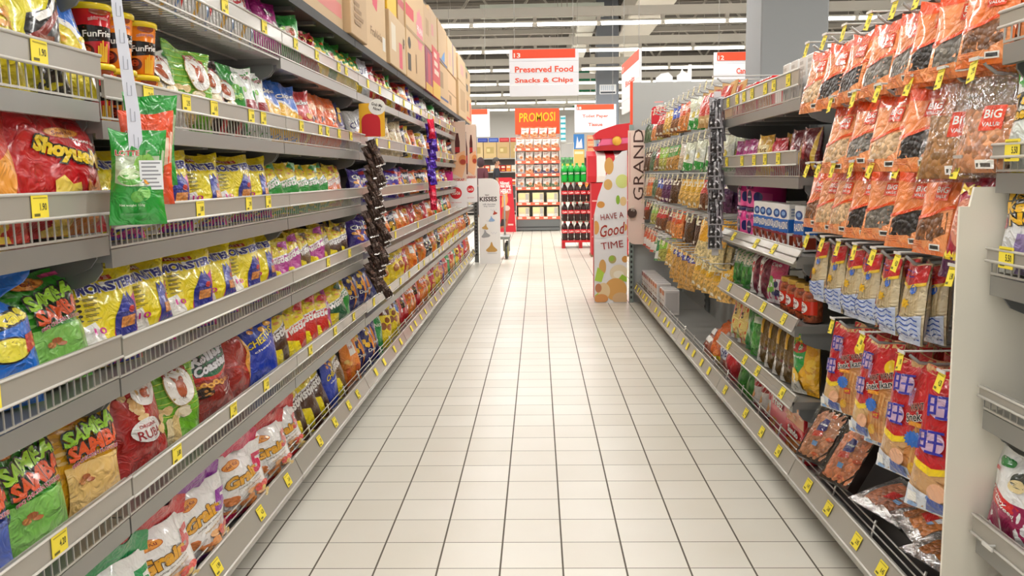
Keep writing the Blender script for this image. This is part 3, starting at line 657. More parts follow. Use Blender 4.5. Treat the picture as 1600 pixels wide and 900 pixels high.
bagp('SWIRL', 'black and yellow snack bag with white swirls', .215, .27, .085, 'e9dc1e', [P([(.3, 1), (.25, .75), (.4, .6), (.65, .7), (.8, .62), (.72, .45), (.5, .38), (.45, .2), (.6, 0), (1, 0), (1, 1)], BLK), P([(.2, .62), (.36, .64), (.5, .8), (.62, .86), (.6, .9), (.4, .8), (.25, .7)], WHT), P([(.62, .3), (.8, .4), (.9, .6), (.86, .62), (.74, .46), (.55, .36)], WHT), P([(.4, .1), (.6, .2), (.9, .5), (.95, .45), (.7, .15), (.5, .05)], '8a2a1c'), E(.3, .35, .16, .1, 'f4ea5a'), SC(6, .7, .85, .98, .98, .05, [Y_], 3), R(.6, .05, .8, .15, '8a4a2a')])
bagp('BLUY', 'yellow and blue snack bag with orange bowl', .19, .26, .08, 'ecd93a', [P([(.3, 1), (.4, .6), (.8, .4), (1, .1), (1, 1)], '2a6fd0'), P([(.3, 1), (.42, .62), (.82, .42), (1, .12), (1, .0), (.78, .34), (.36, .56), (.22, 1)], WHT), P([(.05, .6), (.3, .6), (.55, .4), (.6, .1), (.3, .1), (.1, .3)], 'd9702c'), SC(6, .55, .1, .9, .3, .06, ['f2d23a', 'e2a12a'], 3)])
bagp('BLYL', 'blue and yellow crisp bag', .19, .27, .09, '1f62c4', [P([(0, 0), (0, .5), (.4, .42), (1, .2), (1, 0)], 'f1b929'), P([(0, .5), (.4, .42), (1, .2), (1, .25), (.4, .48), (0, .56)], WHT), T('Chipster', .5, .66, .8, .13, WHT, '123a80', .15)])
bagp('RDSN', 'red snack bag with pale chips', .19, .27, .09, 'c41f26', [SC(8, .1, .05, .9, .3, .12, ['e8b25a', 'e0983a'], 3), T('Jacker', .5, .62, .78, .14, WHT, '7a1014', .12)])
bagp('ORSN', 'orange snack bag with dark print', .19, .28, .09, 'ec6a24', [T('Asli', .5, .3, .5, .16, '3a1a10', None, .2), P([(0, .55), (1, .75), (1, .8), (0, .6)], 'f59a5a'), E(.5, .6, .2, .1, 'f7b27a')])
bagp('DBSN', 'dark blue snack bag', .19, .27, .10, '1d2a78', [SC(9, .1, .3, .9, .9, .09, ['e9b52a', 'f0cf4a'], 6), T('Super', .5, .2, .7, .13, WHT, '3a2a90', .1)])
bagp('PURO', 'purple snack bag with orange rings', .20, .27, .10, '3a1f8f', [SC(9, .1, .08, .9, .5, .12, ['f08a2a', 'e8742a', 'f5a64a'], 4), T('Chika', .5, .66, .8, .2, WHT, '26105c', .18, .1), P([(.0, .85), (1, .78), (1, .9), (0, .95)], '6a4fc4')])
bagp('PURW', 'violet snack bag with white lettering', .20, .26, .10, '4527a0', [T('Chipsy', .5, .46, .9, .26, WHT, '2a1466', .12, .1, 0, .05, .09), SC(6, .1, .06, .9, .2, .08, ['c8742a', 'a85a2a'], 5), P([(0, .8), (1, .7), (1, .86), (0, .94)], 'c8242a')])
bagp('CHIP', 'black snack bag with blue and white lettering', .21, .28, .10, '241c1a', [P([(.0, .6), (.9, .85), (1, .95), (0, 1)], 'e0461f'), T('Chipster', .5, .56, .92, .26, WHT, '2f3fae', .2, .1, 0, .05, .1), SC(9, .05, .05, .95, .28, .1, ['e8c22a', 'd9a21e', '8a5a1c'], 4)])
bagp('ORRD', 'orange and red snack bag with white panel', .19, .27, .09, 'f08a2a', [R(.3, .45, .75, .85, WHT), T('Rota', .52, .7, .36, .1, 'c8242a'), SC(6, .1, .05, .9, .35, .1, ['f6b04a', 'e0621f', 'f2c56a'], 3), R(0, .9, 1, 1, 'd02a20')])
bagp('DBYE', 'midnight blue snack bag with yellow chips', .21, .33, .11, '1b1f6e', [SC(7, .08, .1, .92, .92, .11, ['edb81f', 'f0cb3a'], 9, .8), P([(.5, 0), (.44, 1), (.56, 1), (.6, 0)], 'ec8f22'), T('Double', .6, .12, .66, .1, WHT, '100f40', .1)])
bagp('YELB', 'yellow snack bag with a brown blob', .19, .28, .10, 'f0cf1c', [E(.5, .3, .26, .18, 'b5651c'), E(.45, .34, .1, .07, 'd8a05a'), T('Sticks', .5, .7, .74, .15, 'b5261c', WHT, .3)])
bagp('YELP', 'yellow candy pouch with brown ovals', .2, .32, .09, 'f1d51b', [E(.35, .25, .2, .13, '8a4a1f'), E(.72, .2, .18, .12, 'a85c28'), E(.6, .45, .14, .1, '8a4a1f'), R(.1, .62, .9, .82, '6b2416'), T('m', .5, .72, .3, .14, WHT)])
bagp('REDL', 'glossy red snack bag', .19, .32, .10, 'c9151f', [P([(.0, .1), (.5, .2), (.45, .7), (0, .8)], '231512'), T('BENG', .25, .6, .36, .1, 'e04a50', None, 1.2), SC(8, .05, .2, .42, .5, .07, ['c89a4a', '8a6a2a'], 3), E(.75, .1, .14, .07, 'f0d6d6')])
bagp('ORGB', 'orange snack bag with yellow crown', .19, .29, .09, 'ee7d1e', [P([(.1, .9), (.5, .7), (.9, .9), (.9, 1), (.1, 1)], 'f3d02a'), SC(10, .05, .05, .95, .45, .1, ['f4a23a', 'd9541c', 'b98a4a'], 4), T('Cheezy', .5, .58, .8, .14, WHT, 'b5301c', .1)])
bagp('BLKY', 'black and white snack bag with yellow splashes', .18, .26, .09, '1f1d1a', [SC(12, .05, .1, .95, .9, .09, [WHT, 'e8d23a', 'c8382a', WHT], 7, .5)])
bagp('BEIG', 'beige snack bag', .19, .29, .09, 'd9c49a', [T('Bika', .5, .62, .66, .16, '6a3a1c', None, .15), SC(7, .1, .08, .9, .35, .09, ['c89a5a', 'b5803f'], 3)])
bagp('GRYE', 'green and yellow prawn snack bag', .19, .24, .10, '3f9f3a', [P([(0, 0), (0, .45), (.5, .55), (1, .4), (1, 0)], 'f1cf22'), T('Super', .5, .33, .74, .15, '2a6a1f', WHT, .1), SC(6, .2, .62, .8, .9, .08, ['e2572a', 'efd33a'], 3)], crease=.2)
bagp('MAGS', 'magenta candy bag with white print', .19, .24, .10, 'b11f82', [SC(9, .1, .1, .9, .5, .09, [WHT, 'e8d53a', 'f2c8e0'], 5), T('Jojo', .5, .66, .6, .16, WHT, '6a0f4c', .1)], crease=.2)
bagp('WHRD', 'white jelly bag with red lettering', .20, .24, .10, 'e9e6e2', [T('Joy', .5, .5, .7, .3, 'c8202a', WHT, .15, 0, 0, .05, .1), SC(7, .1, .05, .9, .25, .08, ['e8b03a', '4a7fc8', 'c8302a'], 5), P([(0, .82), (1, .75), (1, 1), (0, 1)], '2a4fa8')], crease=.2)
bagp('GRPK', 'green crumpled jelly bag', .18, .22, .11, '2f8f38', [E(.55, .45, .25, .2, 'e8d9c8'), E(.55, .45, .15, .12, 'b5432a'), SC(6, .1, .1, .9, .9, .08, ['9fd05a', '1d5f28'], 3)], crease=.25)
bagp('RDYE', 'red and gold snack packet', .17, .21, .10, 'b41f22', [SC(9, .1, .05, .9, .55, .1, ['f0c22a', 'e8a01f', 'f4dc5a'], 6), T('Mimi', .5, .72, .6, .14, 'f2d23a', '5c0d10', .1)], crease=.22)
bagp('WHBL', 'white and blue snack bag with big lettering', .18, .26, .08, 'dfe3ec', [T('CHIPS', .5, .55, .85, .2, '26307f', WHT, .25, .1), SC(6, .1, .05, .9, .3, .09, ['e8b24a', 'd9862a'], 4)])
bagp('GREEN', 'plain green snack bag', .16, .30, .08, '149444', [R(.0, .75, 1, .9, '0c6f32'), T('Nori', .5, .5, .6, .14, WHT, None, .1)])
def cup(key, c, look):
    def build():
        t = empty('snack_cup'); b = MB(); r0, r1, h = .036, .047, .125
        b.lathe([(r0-.003, 0), (r0, .003), (r1, h)], mat(c, 'g'), 24); b.lathe([(r0-.01, .001), (r0-.004, .001)], mat(c, 'g'), 24)
        S = round_S(r0, r1, h, 0, PI*1.3)
        decals(b, S, [P([(.0, .44), (.0, .60), (.3, .66), (.7, .64), (1, .60), (1, .42), (.6, .40), (.3, .36)], BLK), T('FunFries', .5, .52, .42, .11, WHT, None, .06, .1), T('mister potato', .5, .76, .26, .07, 'c2242a', WHT, .05, 0, .02), E(.5, .9, .12, .07, '8a3f1c'),
            [P([(.46+.03*k, .02), (.47+.03*k, .3+.05*(k % 3)), (.49+.03*k, .3+.05*(k % 3)), (.485+.03*k, .02)], 'f2c43a') for k in range(5)], E(.32, .2, .1, .12, '5c1f14'), E(.32, .22, .06, .06, 'b5462a')], PI*1.3*r1, h, 'g', base=.0005)
        b.obj('cup_body', t)
        b = MB(); b.lathe([(r1+.003, h-.008), (r1+.004, h+.003), (r1+.001, h+.006), (r1-.006, h+.006), (r1-.008, h+.003)], mat('f1d425', 'g'), 24); b.obj('cup_lid', t)
        return t
    prod(key, 'snack_cup', 'cup of snacks', look, .096, .096, build)
cup('CUPO', 'ee8420', 'orange snack cup with yellow lid'); cup('CUPR', 'c4222a', 'red snack cup with yellow lid')

# ---------------------------------------------------------------- left run goods
FX = -.95
row('L', 'first', 'upper middle', 1.431, [('FRY', 1.60), ('SWIRL', 1.739, dict(yaw=-.1)), ('BLUY', 1.862, dict(yaw=-.25, roll=-.12))])
row('L', 'first', 'middle', 1.150, [('RED', 1.761, dict(lean=-.02, off=.02, yaw=.12)), ('REDN', 1.52, dict(off=.02))])
row('L', 'first', 'lower middle', .837, [('BTIE', 1.546, dict(yaw=-.1)), ('SAMG', 1.771, dict(sc=(1, 1, .82), yaw=.12, lean=-.2))])
row('L', 'first', 'lower middle', .837, [('TWD', 1.60, dict(off=.17)), ('MON', 1.80, dict(off=.17))])
row('L', 'first', 'lowest', .517, [('SAMB', 1.436), ('SAMG', 1.628, dict(sc=(1, 1, 1.02), yaw=.1)), ('SAMY', 1.849, dict(yaw=-.06))])
row('L', 'first', 'base', .136, [('GRG', 1.70, dict(lean=-.05))])
# second bay
row('L', 'second', 'top', 1.701, [('WHRD', 2.40), ('WHRD', 2.62), ('WHRD', 2.84), ('WHRD', 3.03), ('DBSN', 2.2), ('MAGS', 3.15, dict(sc=(.7, .8, 1)))], lean=-.2)
c2 = 'the left second-bay upper shelf'
for j, (k, y) in enumerate((('CUPR', 2.035), ('CUPO', 2.145), ('CUPO', 2.275))):
    row('L', 'second', 'upper', 1.396, [(k, y, dict(lean=0, yaw=-.3, off=.05, label='%s, %s of three on the lower tier' % (PROD[k]['look'], ORD[j])))])
    row('L', 'second', 'upper', 1.396+.1325, [(k, y+.004, dict(lean=0, yaw=-.35, off=.05, label='%s, %s of three on the upper tier' % (PROD[k]['look'], ORD[j])))])
row('L', 'second', 'upper', 1.396, [('ROOW', 2.42, dict(yaw=.0, sc=(.8, 1, .8), lean=-.3)), ('ROO', 2.57, dict(yaw=-.1, sc=(.9, 1, .88), roll=.12)), ('ROOD', 2.74, dict(sc=(1, 1, .85), lean=-.3, yaw=-.1)), ('ROOD', 2.89, dict(sc=(1, 1, .78), lean=-.35)), ('ROOG', 3.03, dict(sc=(.9, 1, .95), yaw=-.06)), ('ROOG', 3.16, dict(sc=(.8, 1, .86), yaw=-.15))])
row('L', 'second', 'middle', 1.119, [('MON2', 2.06, dict(off=.06, yaw=-.1)), ('MON', 2.33, dict(yaw=-.1)), ('MON2', 2.62, dict(yaw=-.06, sc=(1, 1, .95))), ('MON', 2.87, dict(yaw=-.06, sc=(1, 1, .93))), ('MON2', 3.1, dict(yaw=-.06, sc=(1, 1, .93)))])
row('L', 'second', 'lower middle', .833, [('MON', 1.98, dict(yaw=-.05, sc=(.95, 1, .88))), ('MON2', 2.21, dict(yaw=.05)), ('MON', 2.45, dict(yaw=-.15)), ('MON2', 2.69, dict(yaw=-.06)), ('MON', 2.92, dict(yaw=-.06)), ('MON2', 3.13, dict(yaw=-.06))])
row('L', 'second', 'lower middle', .833, [('MON2', 2.33, dict(off=.16, lean=-.05)), ('MON', 2.8, dict(off=.16, lean=-.05))])
row('L', 'second', 'lowest', .516, [('ROOR', 2.13, dict(yaw=.1, sc=(1, 1, .9))), ('ROO', 2.34, dict(yaw=-.1)), ('ROLL', 2.60, dict(yaw=.05)), ('TUBE', 2.87, dict(yaw=.25)), ('CHEE', 3.08, dict(yaw=-.15)), ('ROLL', 3.0, dict(off=.16, label='red snack bag with green disc, behind the bright blue cheese bag'))])
row('L', 'second', 'base', .137, [('GRG', 1.935, dict(yaw=-.05, lean=-.03)), ('GRR', 2.176, dict(lean=-.03)), ('GRP', 2.461, dict(yaw=.06, lean=-.06)), ('GRK', 2.810, dict(lean=-.06)), ('GRR', 3.12, dict(yaw=-.1, lean=-.06, sc=(.9, 1, .95)))], off=.045)
# third bay (Y 3.23-4.59)
fill('L', 'third', 'top', 1.701, 3.25, 4.57, ['MAGS', 'GRPK', 'RDYE', 'RDYE', 'GRYE', 'GRPK', 'GRYE'], .19, 1)
fill('L', 'third', 'upper', 1.396, 3.25, 4.57, ['BLYL', 'BLYL', 'RDSN', 'ORSN', 'ORSN', 'ORSN', 'DBSN'], .185, 2)
fill('L', 'third', 'middle', 1.119, 3.25, 4.57, ['TWG', 'TWG', 'TWG', 'TWG', 'TWG', 'TWO', 'TWO'], .185, 3, sc=.88)
fill('L', 'third', 'lower middle', .833, 3.25, 4.57, ['TWP', 'TWP', 'TWY', 'TWP', 'TWY', 'TWB', 'TWB'], .185, 4, sc=.86)
row('L', 'third', 'lower middle', .833, [('TWY', 3.5, dict(off=.16)), ('TWY', 4.0, dict(off=.16)), ('DBSN', 4.45, dict(off=.14))])
fill('L', 'third', 'lowest', .516, 3.25, 4.57, ['TWB', 'TWR', 'TWR', 'TWR', 'TWP', 'TWD', 'TWG'], .185, 5)
row('L', 'third', 'base', .137, [('GRR', 3.36, dict(yaw=-.1, sc=(.9, 1, .92))), ('TWB', 3.58, dict(yaw=.1, lean=-.3)), ('TWB', 3.78, dict(yaw=-.1, lean=-.35)), ('TWB', 3.98, dict(lean=-.4)), ('CHEE', 4.16, dict(yaw=.2, sc=(.9, 1, 1))), ('TWY', 4.36, dict(lean=-.35))], off=.06)
# fourth bay
fill('L', 'fourth', 'top', 1.701, 4.61, 5.93, ['GRYE', 'GRYE', 'WHBL', 'RDSN', 'RDYE', 'RDYE'], .19, 6)
fill('L', 'fourth', 'upper', 1.396, 4.85, 5.93, ['WHBL', 'PURW', 'PURW', 'BEIG', 'BEIG'], .2, 7)
fill('L', 'fourth', 'middle', 1.119, 4.85, 5.93, ['PURO', 'PURW', 'PURW', 'PURW'], .2, 8, sc=.92)
fill('L', 'fourth', 'lower middle', .833, 4.85, 5.93, ['PURO', 'PURO', 'CHIP', 'CHIP', 'ORRD'], .2, 9)
fill('L', 'fourth', 'lowest', .516, 4.61, 5.93, ['DBYE', 'DBYE', 'DBYE', 'DBSN', 'YELB', 'YELB'], .205, 10, sc=.85)
fill('L', 'fourth', 'base', .137, 4.61, 5.93, ['ORRD', 'DBYE', 'DBYE', 'DBYE', 'GREEN', 'YELP'], .2, 11, off=.06)
# fifth to ninth bays
SEQ = [
 ['BEIG', 'RDYE', 'ORRD', 'PURW', 'ROOG', 'ROOW', 'BLKY', 'GRPK', 'RDSN', 'BEIG'],
 ['BEIG', 'BEIG', 'CHIP', 'YELB', 'WHBL', 'ORSN', 'ORGB', 'GREEN', 'RDSN'],
 ['PURW', 'RDSN', 'PURO', 'CHIP', 'MAGS', 'ORRD', 'YELB', 'RDYE'],
 ['CHIP', 'ORRD', 'ORRD', 'ORGB', 'REDL', 'RDSN', 'ORRD', 'RDYE', 'GREEN'],
 ['YELB', 'YELB', 'RDSN', 'ORGB', 'ORRD', 'BLKY', 'BLKY', 'ORGB', 'YELP', 'ORGB'],
 ['YELP', 'BLYL', 'REDL', 'REDL', 'ORGB', 'ORGB', 'YELB', 'RDSN', 'PURO', 'RDSN', 'REDN', 'GREEN']]
for i in range(4, 9):
    for k, zb in enumerate((1.701, 1.396, 1.119, .833, .516, .137)):
        s = SEQ[k]; s = s[(i-4)*3 % len(s):]+s[:(i-4)*3 % len(s)]
        fill('L', BAYN[i], ['top', 'upper', 'middle', 'lower middle', 'lowest', 'base'][k], zb, LY[i]+.03, LY[i+1]-.03, s, .2 if i < 6 else .215, i*10+k, off=.07 if k == 5 else .048)

# ---------------------------------------------------------------- right run goods
def hangp(key, look, w, h, d, base, art, name='hanging_packet', cat='packet', kind='p', **kw):
    s = sum(map(ord, key))
    def build():
        mb = MB(); S0 = bag_surface(w, h, d, s, **kw); S = lambda u, v, off=0, side=1: (lambda p: (p[0], p[1], p[2]-h+.022))(S0(u, v, off, side))
        grid_shell(mb, S, mat(base, kind) if isinstance(base, str) else mat(*base), 12, 16)
        decals(mb, S, art, w, h, kind if kind in 'pf' else 'p'); return mb.obj(name)
    prod(key, name, cat, look, w, d, build)
def bigv(c, c2):
    return [R(0, .84, 1, 1, 'ef5216'), P([(.03, .03), (.03, .40), (.35, .44), (.97, .56), (.97, .03)], 'f6a066'), P([(.12, .14), (.12, .34), (.4, .46), (.9, .48), (.92, .24), (.6, .16)], (c, 'n')), SC(5, .2, .16, .85, .4, .05, [c2], 3, .6), P([(.0, .36), (.4, .42), (1, .54), (1, .58), (.4, .46), (0, .40)], 'ef5216'),
        R(.50, .62, .84, .81, 'ea4416'), T('BiG', .67, .745, .26, .07, WHT), T('VALUE', .67, .665, .27, .035, WHT), R(.62, .05, .86, .12, WHT), R(.65, .065, .83, .105, '3a3a3a'), [R(.1, .07+.025*k, .4, .078+.025*k, 'c4541f') for k in range(3)]]
KW = dict(seal=.035, waist=.03, edge=.6, crease=.06, belly=.62)
hangp('BVD', 'orange dried food packet with black contents', .15, .205, .028, 'f28a4a', bigv('2f2a28', '161314'), 'dried_food_packet', 'packet of dried food', **KW)
hangp('BVG', 'orange dried food packet with grey contents', .15, .20, .03, 'f3935a', bigv('6b655c', '8d867a'), 'dried_food_packet', 'packet of dried food', **KW)
hangp('BVB', 'orange dried food packet with brown contents', .145, .20, .03, 'f07a36', bigv('7a4f30', '59351f'), 'dried_food_packet', 'packet of dried food', **KW)
hangp('BVP', 'orange dried food packet with pale contents', .15, .21, .03, 'f39a60', bigv('d9b48a', 'c49a6c'), 'dried_food_packet', 'packet of dried food', **KW)
def clearp(key, cont, look):
    def build():
        t = empty('clear_food_packet'); w, h = .17, .23
        S0 = bag_surface(w, h, .035, 7, **KW); mb = MB(); S = lambda u, v, off=0, side=1: (lambda p: (p[0], p[1], p[2]-h+.022))(S0(u, v, off, side))
        grid_shell(mb, S, mat('f0e6e0', 'c'), 12, 16); decals(mb, S, [R(.5, .42, .86, .66, 'e8421c'), T('BiG', .68, .58, .26, .08, WHT), T('VALUE', .68, .48, .27, .04, WHT), R(.55, .06, .85, .14, WHT), R(.58, .075, .8, .11, '55504a')], w, h); mb.obj('film', t)
        S1 = bag_surface(w*.9, h*.62, .026, 9, seal=.02, waist=.02); mb = MB(); grid_shell(mb, lambda u, v, off=0, side=1: (lambda p: (p[0], p[1], p[2]-h+.03))(S1(u, v, off, side)), mat(cont, 'n'), 10, 10); mb.obj('contents', t)
        return t
    prod(key, 'clear_food_packet', 'packet of dried food', look, .17, .035, build)
clearp('CLP', 'dd9a6c', 'clear packet of pinkish dried seafood'); clearp('CLB', 'b8844f', 'clear packet of brown dried food')
hangp('NOO', 'clear noodle pack with red top and blue waves', .105, .215, .055, 'd9c7a0', [[R(.08+.085*k, .28, .10+.085*k, .78, 'c2a97a') for k in range(10)], P([(0, .76), (.5, .70), (1, .76), (1, .98), (0, .98)], 'c4242a'), P([(0, .74), (.5, .68), (1, .74), (1, .78), (.5, .72), (0, .78)], 'f0c83a'), T('ZZ', .4, .87, .4, .08, '2a46b0'), E(.72, .68, .1, .06, '2a62c0'), ST(.5, .5, .18, .07, 7, 'e8b51f', .6), P([(0, 0), (0, .3), (1, .36), (1, 0)], 'c3cde4'), WV(5, .05, .95, .05, .3, .02, .016, '2f57b0'), P([(.1, .35), (.16, .55), (.24, .36)], 'e0661f'), R(.0, .06, .18, .2, WHT)], 'noodle_pack', 'pack of noodles', crease=.12)
def want(s=1):
    return [P([(0, .36), (.3, .32), (.75, .42), (1, .62), (1, 1), (0, 1)], 'bf1420'), P([(0, .31), (.3, .27), (.62, .33), (.62, .37), (.3, .325), (0, .36)], 'f2cf1e'), P([(.5, .0), (.55, .4), (1, .66), (1, 0)], 'cf8a4a'), [P([(.6+.08*k, .02), (.64+.08*k, .5), (.67+.08*k, .5), (.63+.08*k, .02)], 'e0a765') for k in range(5)],
        P([(0, 0), (0, .16), (.6, .1), (.66, 0)], 'd8dde6'), SC(6, .05, .02, .55, .14, .06, ['5a86c8', '8fb2dc'], 5, .4), E(.29, .78, .19, .09, 'c9a9c4', .1), E(.22, .51, .19, .09, 'c9a9c4', .1), T('旺', .29, .78, .36, .17, '2a2a9c', None, .1, 0, 0, .008), T('旺', .22, .51, .36, .17, '2a2a9c', None, .1, 0, 0, .008), T('仙贝', .5, .7, .1, .16, 'b8a0cc', None, .1),
        E(.9, .77, .1, .07, 'f0c81f'), T('WANT WANT', .76, .66, .46, .055, BLK, 'e9b9a8', .3), T('Snek Ikan', .74, .57, .52, .07, BLK, WHT, .3), R(.55, .47, .8, .51, 'ee9a1f'), ST(.66, .36, .16, .075, 14, '1f6ac8'), R(.72, .24, .88, .3, 'c81f24'), T('HOT', .8, .27, .12, .03, Y_), E(.45, .17, .12, .07, 'e8b08a'), P([(.3, .02), (.35, .12), (.58, .1), (.6, .02)], '2f4a9a'), E(.72, .12, .08, .05, 'd9a21e'), R(.06, .05, .2, .12, WHT)]
hangp('WAN', 'red fish snack pack with blue characters', .21, .31, .045, 'c99a66', want(), 'fish_snack_pack', 'pack of fish snacks', seal=.03, waist=.03, edge=.55, crease=.05)
hangp('WAS', 'narrow red fish snack pack with wooden colours', .15, .27, .05, 'd8b078', want(), 'fish_snack_pack', 'pack of fish snacks', seal=.03, waist=.04, edge=.5, crease=.06)
hangp('RPUR', 'red and purple pack with yellow zigzag', .13, .24, .04, 'a81a3a', [E(.45, .5, .32, .22, 'd98a70'), WV(5, .2, .7, .4, .62, .02, .02, 'e8b09a'), P([(0, 0), (0, .18), (1, .22), (1, 0)], '4a1540'), P([(i*.1+.05*(j), .2+.04*j) for i in range(10) for j in (0, 1)]+[(1, .16), (0, .16)], 'f0d21f'), T('Mi', .4, .8, .4, .1, 'f0c81f')], 'noodle_pack', 'pack of noodles')
hook_mesh = {}
def hook(side, y, z, label, group, length=.47, tagged=True, price='3.40', tilt=0, pale=False):
    x = (LX-.475 if side == 'L' else RX+.475); t = empty('peg_hook', (x, y, z), PI/2 if side == 'L' else -PI/2); tag(t, label, 'peg hook', group)
    if not hook_mesh:
        b = MB(); m = mat('9c9a97', 'g'); b.tube([(0, 0, 0), (0, -.2, 0), (0, -length+.06, 0), (0, -length+.02, .005), (0, -length-.005, .025)], .0045, m, 6); b.box(-.015, .015, -.012, 0, -.02, .02, m); hook_mesh['rod'] = b.mesh('rod')
        b = MB(); b.tube([(0, 0, .035), (0, -length-.025, .035)], .003, mat('bdbab4', 'g'), 5); b.box(-.02, .02, -length-.028, -length-.025, .03, .037, mat('d9d6d0', 'g')); hook_mesh['arm'] = b.mesh('label_arm')
    for nm, k in (('rod', 'rod'), ('label_arm', 'arm')):
        o = bpy.data.objects.new(nm, hook_mesh[k]); COL.objects.link(o); o.parent = t
    if tagged:
        o = bpy.data.objects.new('price_tag', tag_mesh(price, 'pale' if pale else True)); COL.objects.link(o); o.parent = t; o.location = (0, -length-.029, .008); o.rotation_euler = (-.25, tilt, 0); o.scale = (.62, 1, 1.05)
    return t
def pegs(bayw, rown, z, cols, seed=0, yaw0=.25, lean0=-.22, xf=.965, pitch=.026, tags=True, pale=False, hs=1):
    """cols: (world Y, product list front to back)"""
    r = random.Random(seed)
    for i, (y, keys) in enumerate(sorted(cols, key=lambda c: c[0])):
        hk = hook('R', y, z, 'grey peg hook with price tag, %s of the %s peg row, right %s-bay' % (ORD[i], rown, bayw), 'peg hooks of the right run', price=PRICES[r.randrange(8)], tagged=tags, tilt=r.uniform(-.2, .2), pale=pale); hk.scale = (1, hs, 1)
        yw = yaw0+r.uniform(-.12, .12); x = xf
        for j, k in enumerate(keys):
            p = PROD[k]; s = r.uniform(.95, 1.04)
            put(k, (x, y+r.uniform(-.006, .006), z-.014), -PI/2+yw+r.uniform(-.06, .06), lean0+j*.018+r.uniform(-.03, .03), '%s, %s, %s peg, %s row, right %s-bay' % (p['look'] if len(p['look'].split()) < 9 else ' '.join(p['look'].split()[:8]), 'front one' if j == 0 else ORD[j]+' back', ORD[i], rown, bayw), '%s goods, right %s-bay pegs' % (p['cat'], bayw), (s, 1, s))
            x += max(pitch, p['d']*.8)
O = ['BVD', 'BVG', 'BVB', 'BVP']
pegs('second', 'top', 1.655, [(1.93, ['BVB', 'BVB', 'BVP', 'BVB', 'BVB']), (2.06, ['BVG', 'BVB', 'BVG', 'BVB', 'BVB']), (2.19, ['BVD', 'BVB', 'BVB', 'BVG', 'BVB', 'BVB']), (2.33, ['BVG', 'BVP', 'BVG', 'BVB', 'BVB', 'BVP']), (2.50, ['BVG', 'BVD', 'BVB', 'BVB', 'BVB']), (2.70, ['BVD', 'BVD', 'BVB', 'BVB']), (2.88, ['BVD', 'BVB', 'BVB', 'BVD']), (3.06, ['BVP', 'BVB', 'BVB'])], 1)
pegs('second', 'second', 1.455, [(1.90, ['CLP', 'CLP', 'CLB', 'CLP']), (2.05, ['CLB', 'CLP', 'CLP']), (2.22, ['BVD', 'BVD', 'BVB', 'BVB']), (2.42, ['BVP', 'BVG', 'BVB', 'BVB']), (2.60, ['BVG', 'BVD', 'BVB', 'BVB']), (2.80, ['BVP', 'BVB', 'BVB', 'BVP', 'BVB'])], 2)
pegs('second', 'third', 1.255, [(1.95, ['RPUR', 'RPUR', 'RPUR']), (2.12, ['BVB', 'BVB', 'BVD']), (2.27, ['BVD', 'BVB', 'BVB', 'BVB', 'BVB']), (2.45, ['BVG', 'BVB', 'BVG', 'BVB']), (2.60, ['BVD', 'BVD', 'BVB', 'BVB']), (2.76, ['BVP', 'BVB', 'BVB', 'BVP']), (2.9, ['BVP', 'BVG', 'BVB', 'BVB']), (3.02, ['BVB', 'BVB', 'BVP'])], 3)
pegs('second', 'fourth', 1.02, [(1.95, ['NOO']), (2.25, ['NOO', 'NOO']), (2.41, ['NOO', 'NOO']), (2.55, ['NOO', 'NOO']), (2.69, ['NOO', 'NOO']), (2.84, ['NOO', 'NOO']), (3.0, ['NOO', 'NOO'])], 4, yaw0=.1, lean0=-.05)
pegs('second', 'lowest', .775, [(1.98, ['WAN', 'WAN', 'WAN']), (2.20, ['WAN', 'WAN', 'WAN']), (2.47, ['WAS', 'WAN', 'WAN']), (2.72, ['WAS', 'WAS', 'WAS'])], 5, yaw0=.34, lean0=-.12, pitch=.06)
# packs lying and leaning on the base shelf below the pegs
def tray(key, c1, c2, look):
    def build():
        t = empty('seafood_tray'); b = MB(); b.prism([(-.075, 0), (.075, 0), (.07, .035), (-.07, .035)], -.1, .1, mat('2a211e', 'g'), 'y'); b.obj('tray', t)
        b = MB(); S = lambda u, v, off=0: ((u-.5)*.136, (v-.5)*.19, .034+.014*math.sin(PI*u)*math.sin(PI*v)+.003*math.sin(30*u)*math.sin(26*v)+off)
        vs = [S(i/10, j/12) for j in range(13) for i in range(11)]; b.add(vs, [(j*11+i, j*11+i+1, (j+1)*11+i+1, (j+1)*11+i) for j in range(12) for i in range(10)], mat(c1, 'n'), True)
        decals(b, S, [SC(12, .1, .05, .9, .95, .09, [(c2, 'n'), (c1, 'n')], 3, .4), P([(.34, .55), (.5, .5), (.68, .6), (.6, .8), (.4, .82)], '2a2a78'), T('Sedap', .51, .68, .22, .06, WHT), P([(.3, .4), (.66, .46), (.6, .56), (.32, .52)], 'e0482a'), R(.45, .25, .62, .34, '6fa3d8')], .136, .19, 'p'); b.obj('contents', t)
        b = MB(); S2 = lambda u, v, off=0: ((u-.5)*.152, (v-.5)*.204, .043+.014*math.sin(PI*u)*math.sin(PI*v)+.003*math.sin(17*u+9*v)); vs = [S2(i/10, j/12) for j in range(13) for i in range(11)]; b.add(vs, [(j*11+i, j*11+i+1, (j+1)*11+i+1, (j+1)*11+i) for j in range(12) for i in range(10)], mat('ffffff', 'c'), True); b.obj('film', t)
        return t
    prod(key, 'seafood_tray', 'tray of dried seafood', look, .15, .05, build)
tray('TRA', 'c98a62', 'd9632f', 'clear tray of brown dried seafood'); tray('TRB', 'df8a5c', 'c85a34', 'clear tray of coral dried seafood')
